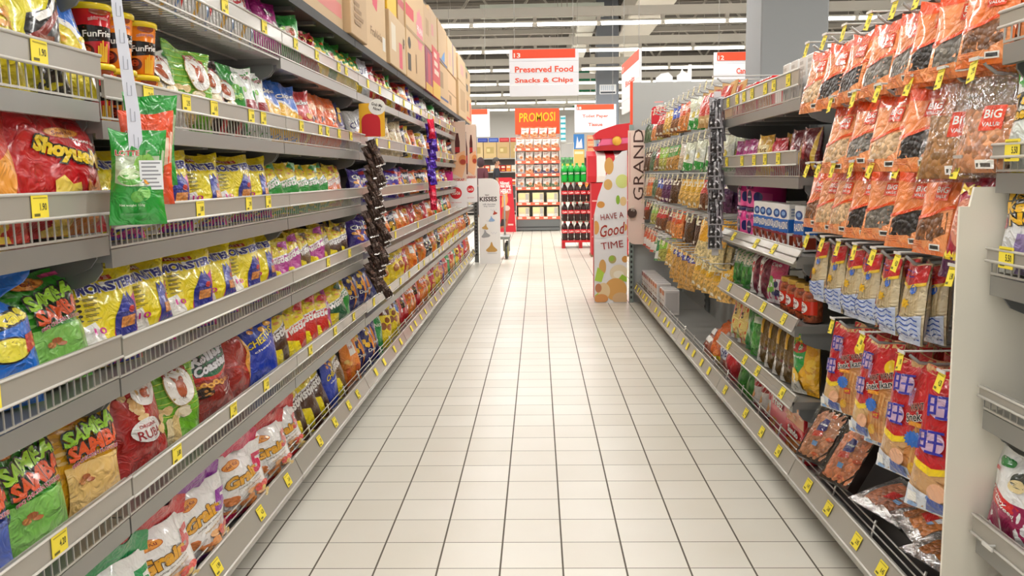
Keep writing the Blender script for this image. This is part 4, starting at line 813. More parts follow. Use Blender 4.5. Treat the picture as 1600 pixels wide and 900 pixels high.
def foil(key, c, look):
    def build():
        t = empty('foil_packet'); b = MB(); S0 = bag_surface(.25, .18, .03, sum(map(ord, key)), seal=.08, waist=.03, crease=.5)
        grid_shell(b, lambda u, v, off=0, side=1: (lambda p: (p[0], p[2]-.09, -p[1]+.02))(S0(u, v, off, side)), mat('d6d4d2', 'f'), 18, 14); b.obj('foil_wrap', t)
        b = MB(); S = lambda u, v, off=0: (lambda p: (p[0], p[2]-.09, -p[1]+.02))(S0(.16+.68*u, .16+.68*v, .001+off, 1)); vs = [S(i/10, j/10) for j in range(11) for i in range(11)]; b.add(vs, [(j*11+i, j*11+i+1, (j+1)*11+i+1, (j+1)*11+i) for j in range(10) for i in range(10)], mat(c, 'n'), True)
        decals(b, S, [R(.3, .3, .6, .6, 'c2231f'), R(.62, .45, .8, .62, 'd9dde4'), R(.62, .25, .78, .38, '8db4e0')], .17, .12, 'p'); b.obj('window', t)
        return t
    prod(key, 'foil_packet', 'foil packet', look, .25, .04, build)
foil('FOA', 'a86a4c', 'silver foil packet with red dried meat'); foil('FOB', 'b5703c', 'silver foil packet with amber dried meat')
put('TRA', (1.02, 3.06, .315), -PI/2+.4, .95, 'clear tray of brown dried seafood leaning beside the red boxes')
put('TRB', (1.02, 2.79, .325), -PI/2+.35, .95, 'clear tray of coral dried seafood leaning beside the foil packets')
mb = MB(); mb.prism([(0, 0), (.34, 0), (.34, .30), (.20, .30)], -.24, .24, mat('2a2422', 'k')); o = mb.obj('cardboard_stand'); o.location = (1.03, 2.92, .137); o.rotation_euler = (0, 0, -PI/2); tag(o, 'dark card wedge behind the two clear seafood trays', 'stand')
mb = MB(); mb.prism([(0, 0), (.36, 0), (.36, .16), (0, .105)], -.36, .36, mat('3a3634', 'k')); o = mb.obj('cardboard_stand'); o.location = (1.02, 2.28, .137); o.rotation_euler = (0, 0, -PI/2); tag(o, 'low dark plinth under the silver foil packets', 'stand')
for i, (k, x, y, z, rz, rx, lb) in enumerate((('FOA', 1.07, 2.56, .262, -PI/2+.25, .3, 'silver foil packet of red dried meat beside the coral seafood tray'), ('FOB', 1.09, 2.36, .275, -PI/2-.1, .22, 'silver foil packet with amber meat, middle of three'), ('FOB', 1.07, 2.17, .262, -PI/2+.3, .18, 'silver foil packet with amber meat nearest the cardboard sheet'))):
    put(k, (x, y, z), rz, rx, lb, 'foil packets on the right base shelf')
# cardboard sheet closing the pegged bay
mb = MB(); mb.prism([(-.25, 0), (.26, 0), (.26, .86), (.24, .86), (.232, .90), (.17, .90), (-.25, .90)], -.004, .004, mat('e8e2d2', 'w'), 'y')
o = mb.obj('cardboard_sheet'); o.location = (1.135, 1.862, .325); o.scale = (-1, 1, 1); tag(o, 'cream cardboard sheet standing between the pegs and the near right shelves', 'cardboard sheet')
# near right shelves, seen at the frame's edge
bagp('TAO', 'white and yellow seaweed snack pack', .16, .21, .07, 'e9eaec', [P([(0, .82), (1, .78), (1, 1), (0, 1)], 'e8d21c'), T('Tao', .42, .68, .62, .15, 'f0b81c', BLK, .1, 0, 0, .05, .12), T('Kae', .52, .5, .62, .15, 'f0b81c', BLK, .1, 0, 0, .05, .12), T('Noi', .60, .33, .6, .15, 'f0b81c', BLK, .1, 0, 0, .05, .12), E(.12, .25, .1, .1, 'd0556a'), P([(.3, 0), (.5, .12), (1, .1), (1, 0)], '9a86b8')])
bagp('TAG', 'white and green seaweed snack pack', .16, .2, .07, 'e6ece6', [P([(0, .75), (1, .6), (1, 1), (0, 1)], '2fa52f'), E(.6, .84, .14, .09, '2a6fb0'), T('Tao', .4, .55, .6, .17, 'e8b81c', BLK, .1, 0, 0, .05, .12), T('Kae Noi', .5, .34, .8, .15, 'e8b81c', BLK, .1, 0, 0, .05, .12)])
bagp('CRI', 'white crispy seaweed pack with red corner', .15, .19, .06, 'e9e8e6', [P([(0, 0), (0, .38), (.5, .22), (1, .2), (1, 0)], '9c1c50'), P([(0, .14), (.0, .42), (.8, .16), (.7, .06)], 'd02a2a'), T('Crispy', .34, .24, .5, .07, WHT, None, -.35), T('Seaweed', .5, .12, .5, .06, WHT, None, -.35), E(.3, .8, .17, .08, '2f8a3f'), E(.68, .6, .16, .13, '3a4038'), E(.66, .5, .15, .1, 'e4cf9a'), R(.1, .62, .25, .68, 'd0404a')])
row('R', 'first', 'upper', 1.257, [('TAG', 1.775, dict(yaw=.12)), ('TAG', 1.59)], lean=-.1, off=.012)
row('R', 'first', 'middle', 1.047, [('TAO', 1.775, dict(yaw=.12)), ('TAO', 1.59)], lean=-.05, off=.012)
row('R', 'first', 'lowest', .487, [('CRI', 1.775, dict(yaw=.12)), ('CRI', 1.60)], lean=-.2, off=.012)
put('CLB', (1.0, 1.74, .45), -PI/2+.4, -.3, 'clear brown packet hanging under the lowest near right shelf')
hook('R', 1.74, .464-.014+.014, 'grey peg hook under the lowest near right shelf', 'peg hooks of the right run', tagged=False)
mb = MB(); mb.prism([(-.13, -.13), (.13, -.13), (.13, .13), (-.13, .13)], -.1, .1, mat('c9a87e', 'k'), 'y'); decals(mb, lambda u, v, off=0: ((u-.5)*.26, -.1-off, -.13+.26*v), [R(.3, .3, .7, .7, 'b8956a')], .26, .26, 'k'); o = mb.obj('storage_carton'); o.location = (1.2, 1.995, 1.87); tag(o, 'brown carton on top of the pegged bay above the orange packets', 'carton')
mb = MB(); mb.box(-.72, .72, -.24, .24, -.01, .01, M_SH); o = mb.obj('top_shelf'); o.location = (1.19, 2.52, 1.726); o.rotation_euler = (0, 0, -PI/2); o.scale = (.93, .5, 1); tag(o, 'short grey top board over the back of the pegged bay', 'shelf')
# third right bay: shelves beside the pegs
def jar(key, look):
    def build():
        t = empty('food_jar'); b = MB(); b.lathe([(.030, 0), (.036, .004), (.037, .1), (.030, .115), (.028, .12)], mat('a5502c', 'n'), 18); b.obj('contents', t)
        b = MB(); S = round_S(.0385, .0385, .05, .03, PI*1.1); vs = [S(i/16, j/2) for j in range(3) for i in range(17)]; b.add(vs, [(j*17+i, j*17+i+1, (j+1)*17+i+1, (j+1)*17+i) for j in range(2) for i in range(16)], mat('d0341f', 'g'), True); decals(b, S, [E(.5, .5, .22, .42, WHT), T('Sambal', .5, .6, .3, .2, '8c1a14'), E(.5, .35, .08, .18, 'c8302a')], .13, .05, 'g'); b.obj('label', t)
        b = MB(); b.lathe([(.031, .117), (.033, .119), (.033, .135), (.030, .137)], mat('cfa64a', 'm'), 18); b.obj('lid', t); return t
    prod(key, 'food_jar', 'jar', look, .076, .076, build)
jar('JAR', 'brown jar with red label and gold lid')
def tub(key, look):
    def build():
        t = empty('snack_tub'); b = MB(); b.lathe([(.073, 0), (.077, .004), (.08, .125)], mat('d9358a', 'g'), 28, 4); S = lambda u, v, off=0: (lambda p: (p[0], p[1], p[2]))(round_S(.0805, .0805, .12, .003, PI*.9)(u, v, off))
        Sq = lambda u, v, off=0: (lambda a: (lambda c, q: (lambda w: ((.0785+.003*v+off)*c*w, (.0785+.003*v+off)*q*w, .003+.12*v))((abs(c)**4+abs(q)**4)**-.25))(math.cos(a), math.sin(a)))(-PI/2+(u-.5)*PI)
        decals(b, Sq, [P([(0, 0), (1, 0), (1, .5), (0, .8)], 'ec5fa0'), E(.5, .38, .12, .26, '2a2a66'), E(.25, .4, .08, .2, '2a2a66'), E(.75, .38, .08, .2, '2a2a66'), T('MIX UP', .5, .78, .34, .16, '3a2a6a'), T('crackers', .5, .4, .16, .08, WHT), R(.02, .2, .14, .8, 'e9a7c8')], .25, .12, 'g', L=.012); b.obj('tub_body', t)
        b = MB(); b.lathe([(.083, .12), (.084, .123), (.084, .134), (.079, .137)], mat('2a2558', 'g'), 28, 4); b.obj('lid', t); return t
    prod(key, 'snack_tub', 'tub of snacks', look, .168, .168, build)
tub('TUB', 'pink square snack tub with navy lid')
def cprod(key, look, w, h, d, base, art, side=None, name='food_carton', cat='carton of food'):
    prod(key, name, cat, look, w, d, lambda: carton_mb(w, h, d, base, art, side, 'g').obj(name))
RAI = [R(0, .36, 1, .66, '2a66b8'), T('RAISINS', .5, .52, .9, .16, WHT, '1c3f80', .05), E(.5, .78, .36, .1, '28508f'), E(.5, .79, .2, .05, '7fa8d8'), R(0, .0, 1, .34, 'e2dede'), SC(12, .12, .04, .9, .3, .13, ['7a2a1c', '5f2018', '8f3a26'], 3, .6), R(0, .31, 1, .36, '7a2a3a')]
cprod('RAI', 'white raisin carton with blue band', .085, .175, .055, 'eceae6', RAI, [R(0, .36, 1, .66, '2a66b8'), R(.1, .05, .9, .3, '8f3a26'), lines(.2, .7, .8, .9, 3, '9aa4b8')])
cprod('REDB', 'red biscuit carton with picture', .22, .135, .14, 'c3232c', [P([(.0, 0), (0, .4), (1, .7), (1, 0)], 'd9854a'), SC(18, .05, .05, .95, .5, .09, ['dc9a55', 'c97a38', 'e8b878'], 4, .35), T('Sando', .5, .78, .6, .2, WHT, '7c1218')], [R(.1, .15, .3, .85, 'e9d9d0'), R(.4, .5, .6, .85, 'e0a89c')])
cprod('PNKB', 'pink biscuit carton', .24, .25, .13, 'e2737a', [SC(12, .05, .02, .95, .3, .08, ['eecb8a', 'd99a55'], 4, .4), T('Pretz', .5, .6, .6, .15, WHT, 'b5303a')], [R(.05, .0, .95, 1, 'b9222c'), R(.2, .3, .4, .8, 'e9d9d0')])
cprod('REDS', 'small red packet with orange front', .10, .12, .07, 'c8242a', [R(.06, .1, .94, .9, 'e66a3a'), R(.2, .3, .8, .7, 'e9b48a')])
cprod('WHTC', 'clear white carton with barcode', .09, .155, .16, 'dcdad6', [lines(.1, .1, .9, .9, 6, 'b9b5b0'), R(.15, .05, .5, .25, WHT)], [R(.2, .3, .8, .8, 'ece8e4')] + [R(.3+.05*k, .35, .32+.05*k, .6, '55524e') for k in range(7)])
hangless = dict(seal=.05)
bagp('MAGP', 'magenta pouch', .10, .17, .05, 'a81f78', [R(.3, .3, .7, .6, 'd95aa8'), E(.5, .75, .2, .08, 'e8c8dc')], name='sweet_pouch', cat='pouch of sweets')
bagp('FRUP', 'yellow dried fruit pouch', .13, .18, .05, 'ecb52a', [E(.4, .25, .3, .16, 'd9562a'), R(.2, .5, .8, .75, 'f4dc8a'), E(.2, .3, .14, .1, '5a9a2f'), T('Fruit', .5, .62, .5, .12, '6a3a10')], name='fruit_pouch', cat='pouch of dried fruit')
bagp('REDC', 'red candy bag with clear window', .13, .16, .06, 'c8202f', [E(.5, .45, .3, .22, 'e0607a'), SC(7, .2, .1, .8, .4, .08, ['e9b93a', WHT, 'c82a2a'], 4)], name='sweet_pouch', cat='pouch of sweets')
bagp('MARO', 'maroon pouch with yellow edge', .12, .18, .06, '6b1a22', [R(.8, 0, .95, 1, 'd9b03a'), E(.4, .5, .2, .2, 'a83a3a')], name='sweet_pouch', cat='pouch of sweets')
bagp('GRNP', 'green pouch with clear top', .12, .19, .06, '3d8f3a', [R(0, .55, 1, 1, '8fa590'), R(.3, .6, .9, .95, 'd8cfb8'), SC(7, .1, .1, .9, .5, .13, ['2f7a2c', '5fb04a'], 3)], name='fruit_pouch', cat='pouch of dried fruit')
bagp('CRAN', 'white and maroon berry pouch', .12, .20, .06, '7a1f38', [P([(0, 0), (0, 1), (.5, 1), (.35, .5), (.5, 0)], 'eae6e2'), E(.3, .6, .18, .14, 'c8303a'), SC(10, .55, .05, .98, .95, .06, ['55142a', '9a3048'], 4)], name='fruit_pouch', cat='pouch of dried fruit')
bagp('GRAP', 'pink pouch printed with grapes', .13, .21, .06, 'c93a6a', [R(0, 0, 1, .5, 'ecdfe2'), SC(7, .2, .25, .6, .5, .12, ['6fae3a', '8fc84f'], 3, .6), SC(6, .5, .2, .9, .45, .1, ['2f2f5c', '3f3a72'], 5, .6), T('Grape', .5, .78, .6, .1, WHT)], name='fruit_pouch', cat='pouch of dried fruit')
bagp('BANP', 'orange pouch printed with bananas', .13, .23, .06, 'e0562a', [P([(.3, 0), (.3, 1), (.9, 1), (.9, 0)], 'e8cf7a'), SC(7, .35, .2, .85, .9, .13, ['4a2f16', 'd9a93a', 'f0d89a'], 3, .3), E(.2, .2, .16, .12, 'a5cf4a'), R(0, 0, .3, .15, WHT)], name='fruit_pouch', cat='pouch of dried fruit')
bagp('DGRN', 'tall plain green pouch', .13, .235, .06, '157a24', [R(0, .9, 1, 1, '0f5f1c'), R(.75, .1, .95, .6, '3aa04a')], name='fruit_pouch', cat='pouch of dried fruit')
bagp('BRNP', 'olive brown pouch with white foot', .13, .22, .06, '6b4f1f', [P([(0, 0), (0, .5), (.25, .3), (.3, 0)], 'e6e2da'), SC(9, .2, .3, .9, .95, .1, ['7d2f22', '8a6a2a', '4f3a16'], 5, .4), R(.0, .6, .3, .9, 'd9a52a')], name='fruit_pouch', cat='pouch of dried fruit')
bagp('SUNG', 'green and yellow mango pouch with sun emblem', .14, .235, .065, 'eeb01c', [P([(0, .42), (0, 1), (.6, 1), (.62, .5), (.4, .34), (.3, .42)], '1d9a3c'), ST(.3, .9, .2, .08, 12, 'f3d52a', .6), E(.34, .77, .3, .09, 'c9302a'), T('Sun Girl', .34, .77, .42, .07, WHT), T('Dried mango', .32, .62, .5, .05, WHT), SC(9, .6, .2, .96, .95, .13, ['e09a14', 'f4c53a'], 6, .5), P([(0, 0), (0, .25), (.3, .34), (.55, .1), (.6, 0)], 'e8e4d8'), E(.22, .3, .24, .12, 'f2c21f', .5)], name='fruit_pouch', cat='pouch of dried fruit')
bagp('REDW', 'red and white snack pouch', .13, .18, .07, 'e3dcd6', [P([(0, .6), (1, .7), (1, 1), (0, 1)], 'bf1a24'), P([(0, 0), (0, .3), (1, .2), (1, 0)], 'c81f28'), E(.5, .45, .25, .12, 'e0a05a')], name='fruit_pouch', cat='pouch of dried fruit')
bagp('LEAF', 'clear green pouch with leaves', .13, .19, .06, '4c9a3c', [SC(9, .1, .1, .9, .9, .16, ['2f7a2a', '6fb85a', '3f8f3a'], 8, .6), R(.1, .8, .9, .95, 'dfe6d0')], name='fruit_pouch', cat='pouch of dried fruit')
rY = .06
row('R', 'third', 'top', 1.522, [('REDS', 4.46), ('REDS', 4.34), ('REDB', 4.14), ('REDB', 3.88), ('WHTC', 3.56), ('WHTC', 3.45), ('WHTC', 3.34), ('WHTC', 3.24)], lean=0)
row('R', 'third', 'upper', 1.242, [('MAGP', 4.42, dict(yaw=.3)), ('MAGP', 4.28, dict(yaw=.2)), ('MAGP', 4.15, dict(yaw=.3)), ('FRUP', 3.98, dict(yaw=.3)), ('FRUP', 3.80, dict(off=.12, yaw=.3)), ('REDC', 3.76, dict(yaw=.2)), ('FRUP', 3.62, dict(off=.12)), ('MARO', 3.48, dict(yaw=.3)), ('MARO', 3.33, dict(yaw=.3))])
for tier in (0, 1):
    row('R', 'third', 'middle', .957+.138*tier, [('TUB', 4.34, dict(label='pink square snack tub with navy lid, %s tier, far one' % ('lower', 'upper')[tier])), ('TUB', 4.14, dict(yaw=.1, label='pink square snack tub with navy lid, %s tier, next to the raisin cartons' % ('lower', 'upper')[tier]))], lean=0)
row('R', 'third', 'middle', .957, [('RAI', 3.94), ('RAI', 3.84), ('RAI', 3.74), ('RAI', 3.62), ('RAI', 3.52), ('RAI', 3.38, dict(off=.06))], lean=0, off=.04, yaw=.15)
row('R', 'third', 'lower middle', .702, [('GRNP', 4.40, dict(yaw=.3)), ('GRNP', 4.22, dict(yaw=.3)), ('CRAN', 4.06, dict(yaw=.3)), ('CRAN', 3.92, dict(yaw=.3)), ('GRAP', 3.74, dict(yaw=.3)), ('JAR', 3.57, dict(lean=0)), ('JAR', 3.475, dict(lean=0)), ('JAR', 3.37, dict(lean=0)), ('JAR', 3.27, dict(lean=0, off=.05))])
row('R', 'third', 'lowest', .417, [('BANP', 4.44, dict(yaw=.2)), ('BANP', 4.30, dict(yaw=.2)), ('DGRN', 4.14, dict(yaw=.2)), ('LEAF', 4.0, dict(yaw=.4)), ('BRNP', 3.86, dict(yaw=.5)), ('BRNP', 3.73, dict(yaw=.5)), ('BRNP', 3.60, dict(yaw=.5)), ('BRNP', 3.48, dict(yaw=.5)), ('SUNG', 3.30, dict(yaw=.5, lean=-.03))])
row('R', 'third', 'base', .137, [('LEAF', 4.40), ('LEAF', 4.22), ('REDW', 4.10), ('REDW', 3.97), ('REDW', 3.84), ('PNKB', 3.66, dict(lean=-.06)), ('REDB', 3.40, dict(lean=0, label='red biscuit carton below another on the right base shelf')), ('REDB', 3.395, dict(lean=0, dz=.1355, yaw=.02, label='red biscuit carton lying on another on the right base shelf'))], off=.07)
# far peg bays: nuts and dried fruit
NP = [('NBR', '6f4022', 'c8281f', 'brown nut packet with red head'), ('NGR', 'b98a4a', '3f9a3a', 'nut packet with green head'), ('NYE', 'd9ad5c', 'e8b21c', 'pale nut packet with yellow head'), ('NPU', '5a2a4f', '4a1f5c', 'dark purple prune packet'), ('NBL', '8f5f3c', '2a52b8', 'nut packet with blue head'), ('NWH', 'c9b79a', 'e6e0d6', 'nut packet with white head'), ('NOR', 'd98a4a', 'e0541f', 'nut packet with orange head'), ('NDK', '55381f', '4f2f1a', 'dark brown fruit packet'), ('NMA', 'a8743f', '7a2a2f', 'nut packet with maroon head'), ('NLG', 'a5a04a', '8fc83a', 'seed packet with lime head')]
for k, c, hd, lk in NP:
    hangp(k, lk, .12, .185, .04, (c, 'n'), [P([(0, .45), (1, .55), (1, 1), (0, 1)], hd), R(.2, .68, .8, .86, 'eee6d2'), R(.28, .73, .72, .79, hd), R(.1, .05, .4, .15, 'e8e2d4')], 'nut_packet', 'packet of nuts', seal=.05, crease=.12)
hangp('PAP', 'brown paper bag with red front', .13, .22, .05, 'c39a62', [P([(.12, .30), (.12, .9), (.88, .9), (.88, .30)], 'c8301f'), R(.3, .1, .7, .22, 'e0c08a')], 'paper_bag', 'paper bag', 'k', seal=.04, crease=.1)
hangp('CASH', 'amber topped bag of cashews', .16, .27, .06, ('ddc890', 'n'), [P([(0, .52), (1, .46), (1, 1), (0, 1)], 'eaa817'), E(.3, .6, .08, .05, 'f3d58a')], 'nut_packet', 'packet of nuts')
hangp('PEAN', 'clear bag of peanuts with navy labels', .15, .25, .08, ('bf9048', 'n'), [R(.15, .72, .85, .86, '2a2f86'), R(.25, .76, .75, .82, 'cfd2e8')], 'nut_packet', 'packet of nuts')
hangp('GREE', 'white and green snack packet', .12, .2, .035, 'e2e6d8', [P([(0, 0), (0, .3), (1, .22), (1, 0)], '2f9a3c'), P([(0, .6), (1, .7), (1, 1), (0, 1)], 'dfe3c8'), E(.5, .45, .2, .1, 'd9c85a')], 'nut_packet', 'packet of nuts')
hangp('GRED', 'white and green drink powder packet', .12, .2, .04, 'e9e8e4', [P([(0, .35), (1, .45), (1, .85), (0, .8)], '12803f'), R(0, 0, 1, .08, '1f8f3f')], 'nut_packet', 'packet of nuts')
hangp('ORWH', 'white and orange drink powder packet', .12, .2, .04, 'e9e4de', [P([(0, .4), (1, .5), (1, 1), (0, 1)], 'd9582a'), R(0, 0, 1, .1, 'd9481f')], 'nut_packet', 'packet of nuts')
hangp('DKG', 'deep green leafy snack packet', .12, .185, .04, '2c5a30', [SC(10, .1, .1, .9, .9, .12, ['3f7a42', '1d4422', '5a9a58'], 4, .5)], 'nut_packet', 'packet of nuts')
NPK = [n[0] for n in NP]
rr = random.Random(11)
ROWS = [('top', 1.715, ['PAP', 'PAP', 'GREE', 'NOR', 'NBL', 'NYE', 'NBR', 'NLG', 'NOR', 'DKG', 'DKG']), ('second', 1.455, ['GREE', 'GREE', 'GREE', 'NWH', 'NGR', 'NLG', 'NBR', 'NMA', 'DKG', 'NDK']), ('third', 1.22, ['NPU', 'NBR', 'NYE', 'NYE', 'NDK', 'NPU', 'NBL', 'NBL', 'DKG', 'NOR', 'NWH']), ('fourth', .985, ['CASH', 'CASH', 'NDK', 'NDK', 'NOR', 'NMA', 'NBR', 'NMA', 'NLG', 'NGR', 'NBR']), ('lowest', .745, ['NYE', 'NYE', 'PEAN', 'PEAN', 'NYE', 'NLG', 'GRED', 'GRED', 'ORWH', 'ORWH'])]
for bi in (3, 4, 5):
    for ri, (rn, z, seq) in enumerate(ROWS):
        cols = []; n = 7
        for i in range(n):
            y = RY[bi]+.12+(RY[bi+1]-RY[bi]-.22)*i/(n-1)
            gi = ((bi-3)*n+i)*len(seq)//(3*n) if bi < 6 else 0
            k = seq[min(len(seq)-1, gi)]
            cnt = 2 if bi < 5 else 1
            if rr.random() < .10: cnt = 0
            cols.append((y, [k]*cnt))
        pegs(BAYN[bi], rn, z, cols, 40+bi*7+ri, yaw0=.42 if bi < 5 else .3, lean0=-.2, xf=1.0 if bi < 5 else 1.06, pitch=.05, pale=True, hs=1 if bi < 5 else .82)
# base shelf of the far peg bays
cprod('SQU', 'white drink carton with red dots', .12, .20, .12, 'dcd6d2', [SC(7, .1, .08, .9, .4, .1, ['c2542a', 'd98a5a'], 4, .7), R(.1, .78, .9, .95, 'c8452a'), R(.1, .55, .9, .6, 'b5a9a2')], [R(.1, .1, .9, .9, 'c4beba')], 'drink_carton')
row('R', 'sixth', 'base', .137, [('SQU', 7.42+.135*i) for i in range(8)], lean=0, off=.06)
row('R', 'fifth', 'base', .137, [('SQU', 6.98), ('SQU', 7.115)], lean=0, off=.06)
bagp('MEAT', 'clear bag of reddish dried meat', .2, .2, .12, 'a5624a', [SC(12, .1, .1, .9, .9, .13, ['c08a78', '8f3f2f', 'd9b5a5'], 3), R(.2, .3, .7, .5, WHT)], name='food_bag', cat='bag of food', crease=.2)
bagp('ORME', 'clear bag of orange snacks with yellow foot', .18, .22, .12, 'df6a26', [R(0, 0, 1, .25, 'e8cf1c'), SC(8, .1, .3, .9, .8, .12, ['e88a4a', 'd9561c'], 3), R(.0, .7, .3, .9, '5a6aa8')], name='food_bag', cat='bag of food', crease=.2)
bagp('NUVE', 'clear bag with blue lettering', .18, .23, .11, 'b56a5a', [R(.1, .35, .75, .65, 'ccd0dc'), T('NUVE', .43, .5, .56, .18, '1f2a66', None, .1, 0, 0, .05), SC(8, .1, .05, .95, .3, .12, ['c8302a', 'e0b8a8'], 4), R(0, .75, 1, 1, '8f7a70')], name='food_bag', cat='bag of food', crease=.2)
bagp('RDSH', 'shiny red snack pack', .15, .25, .09, 'cc1f2a', [SC(5, .1, .1, .9, .9, .14, ['e0505a', 'b5141f'], 3), P([(0, .9), (1, .8), (1, 1), (0, 1)], 'd9a07a')], name='food_bag', cat='bag of food', crease=.2)
row('R', 'fourth', 'base', .137, [('RDSH', 4.68, dict(yaw=.2)), ('NUVE', 4.86, dict(yaw=.2)), ('ORME', 5.10, dict(yaw=.2)), ('ORME', 5.32, dict(off=.15)), ('MEAT', 5.42, dict(lean=-.9, off=.05, sc=(1.1, 1, .9))), ('MEAT', 5.64, dict(lean=-.9, off=.12))], off=.08)
# hanging clip strips
def clip_strip(side, x, y, ztop, zbot, n, pk, label, packlabel, rz, sway=.0, wid=.035, strip='e6e8ee', group=None, spread=.012, hz=.0, roll=0):
    b = MB(); pts = [(x, y, ztop), (x+sway*.5, y, (ztop+zbot)/2), (x+sway, y, zbot)]
    t = empty('clip_strip', (x, y, ztop), rz); tag(t, label, 'clip strip', group)
    h = ztop-zbot; b.prism([(-wid/2, -h), (wid/2, -h), (wid/2, 0), (-wid/2, 0)], -.0008, .0008, mat(strip, 'g'), 'y')
    m = int(h/.055)
    for k in range(m): b.box(-.005, .005, -.0016, -.0009, -h+.03+k*.055, -h+.056+k*.055, mat('b9bcc6', 'g'))
    b.obj('strip_band', t)
    r = random.Random(n)
    for i in range(n):
        zz = zbot+hz+(h-hz-.02)*(i+.5)/n
        put(pk, (x+r.uniform(-spread, spread), y-.012-.004*(i % 3), zz+.0), rz+r.uniform(-.2, .2), -.2+r.uniform(-.1, .1), packlabel % ORD[i] if i < 16 else packlabel % ('number %d' % (i+1)), 'packets on the '+label.split(',')[0], roll=-roll*r.uniform(.5, 1.3))
    return t
hangp('BARD', 'dark foil wrapped bar', .05, .15, .022, '43352f', [R(0, .3, 1, .42, '6b5d55'), R(.2, .55, .8, .7, '5a453a'), R(0, 0, 1, .06, 'b5b0aa')], 'wrapped_bar', 'wrapped bar', 'f', crease=.3)
clip_strip('L', -.865, 4.62, 1.47, .72, 24, 'BARD', 'long hanging strip of dark wrapped bars between the third and fourth left bays', 'dark foil wrapped bar, %s from the bottom of its hanging strip', .45, spread=.035, roll=.35)
hangp('BARP', 'violet wrapped bar', .06, .16, .025, '4a2a8f', [R(0, .3, 1, .5, '8a74c8'), R(.2, .6, .8, .75, 'd0c6ea')], 'wrapped_bar', 'wrapped bar', 'f', crease=.3)
hangp('BARR', 'crimson wrapped bar', .06, .16, .025, 'c0203a', [R(0, .3, 1, .5, 'e06a7a')], 'wrapped_bar', 'wrapped bar', 'f', crease=.3)
clip_strip('L', -.865, 7.29, 1.72, 1.22, 7, 'BARP', 'hanging strip of violet wrapped bars in the middle of the left run', 'violet wrapped bar, %s from the bottom of its hanging strip', .45, spread=.02)
for i, z in enumerate((1.70, 1.19, 1.12)): put('BARR', (-.86, 7.265-.01*i, z), .45, -.15, 'crimson wrapped bar %s the violet hanging strip' % ('at the top of', 'just below', 'lowest under')[i], 'crimson bars at the violet strip')
hangp('PRU', 'clear packet of black prunes', .075, .16, .04, '8d898c', [P([(.08, .04), (.04, .6), (.3, .95), (.8, .93), (.96, .3), (.8, .04)], ('201a1c', 'n')), SC(7, .2, .15, .85, .75, .07, ['e8e6ea'], 5, .5)], 'nut_packet', 'packet of prunes', crease=.15)
clip_strip('R', .90, 4.50, 1.66, .84, 11, 'PRU', 'hanging strip of black prune packets beside the right shelves', 'clear packet of black prunes, %s from the bottom of its hanging strip', -.35, strip='cfc9cc', spread=.006, hz=.14)
def lot(key, c, look):
    h = .195
    hangp(key, look, .112, h, .05, c, [R(0, .84, 1, 1, c), R(.08, .40, .98, .78, 'b5c4a2' if c.startswith('1') else 'e8c8b0'), P([(.0, .72), (0, .84), (1, .84), (1, .72)], c), T('LOTTE', .3, .755, .44, .055, 'd0342a', WHT), E(.62, .62, .2, .13, '8cc84a'), E(.36, .5, .24, .1, 'dfe9c8'), E(.36, .48, .24, .07, '5fb03a'), E(.36, .53, .2, .06, 'cfe3b0'), E(.7, .46, .08, .045, 'e09a2a'), P([(0, 0), (0, .44), (.5, .36), (1, .44), (1, 0)], c), E(.62, .32, .13, .07, '8cd06a'), E(.5, .29, .12, .06, '6fc04f'), T('Net weight: 150g', .4, .2, .46, .03, 'd8ecd0'), R(.2, .1, .7, .12, '3f9a4a')], 'candy_pouch', 'pouch of sweets', seal=.04, belly=.8, crease=.12)
lot('LOG', '1b9a30', 'green candy pouch with pale fruit'); lot('LOO', 'ea4f1c', 'orange candy pouch with pale fruit')
t = empty('clip_strip', (-.837, 1.80, 1.70), .55); tag(t, 'white plastic clip strip hanging before the near left shelves', 'clip strip')
b = MB(); pth = [(-.006, 0), (-.002, -.1), (.006, -.2), (.014, -.3), (.016, -.462)]; W = .0145
for (a0, z0), (a1, z1) in zip(pth, pth[1:]): w0 = W*(.62-z0*.9); w1 = W*(.62-z1*.9); b.prism([(a0-w0, z0), (a0+w0, z0), (a1+w1, z1), (a1-w1, z1)], -.0008, .0008, mat('dfe1ec', 'g'), 'y')
for k in range(8):
    zz = -.03-.052*k; aa = -.006+.026*min(1, -zz/.4); b.tube([(aa-.004, -.0015, zz), (aa-.004, -.0015, zz-.026), (aa+.004, -.0015, zz-.026), (aa+.004, -.0015, zz-.006)], .0009, mat('a9acb8', 'g'), 4)
b.obj('strip_band', t)
put('LOG', (-.836, 1.818, 1.345), .45, -.06, 'green candy pouch with pale fruit, hanging frontmost on the white clip strip', 'pouches on the white clip strip')
put('LOO', (-.836, 1.866, 1.385), .6, -.03, 'orange candy pouch hanging behind the green one on the white strip', 'pouches on the white clip strip')
put('LOG', (-.845, 1.91, 1.425), .55, .0, 'green candy pouch hanging rearmost, above the orange one on the white strip', 'pouches on the white clip strip')
mb = MB(); mb.box(-.022, .022, -.001, .001, -.03, .03, mat('eceef0', 'k'))
for k in range(7): mb.box(-.018, .018-.004*(k % 3), -.0014, -.0009, -.025+k*.008, -.022+k*.008, mat('8d8f94', 'k'))
o = mb.obj('paper_sticker'); o.location = (-.795, 1.805, 1.275); o.rotation_euler = (-.06, 0, .5); tag(o, 'white printed sticker on the frontmost green candy pouch', 'sticker')

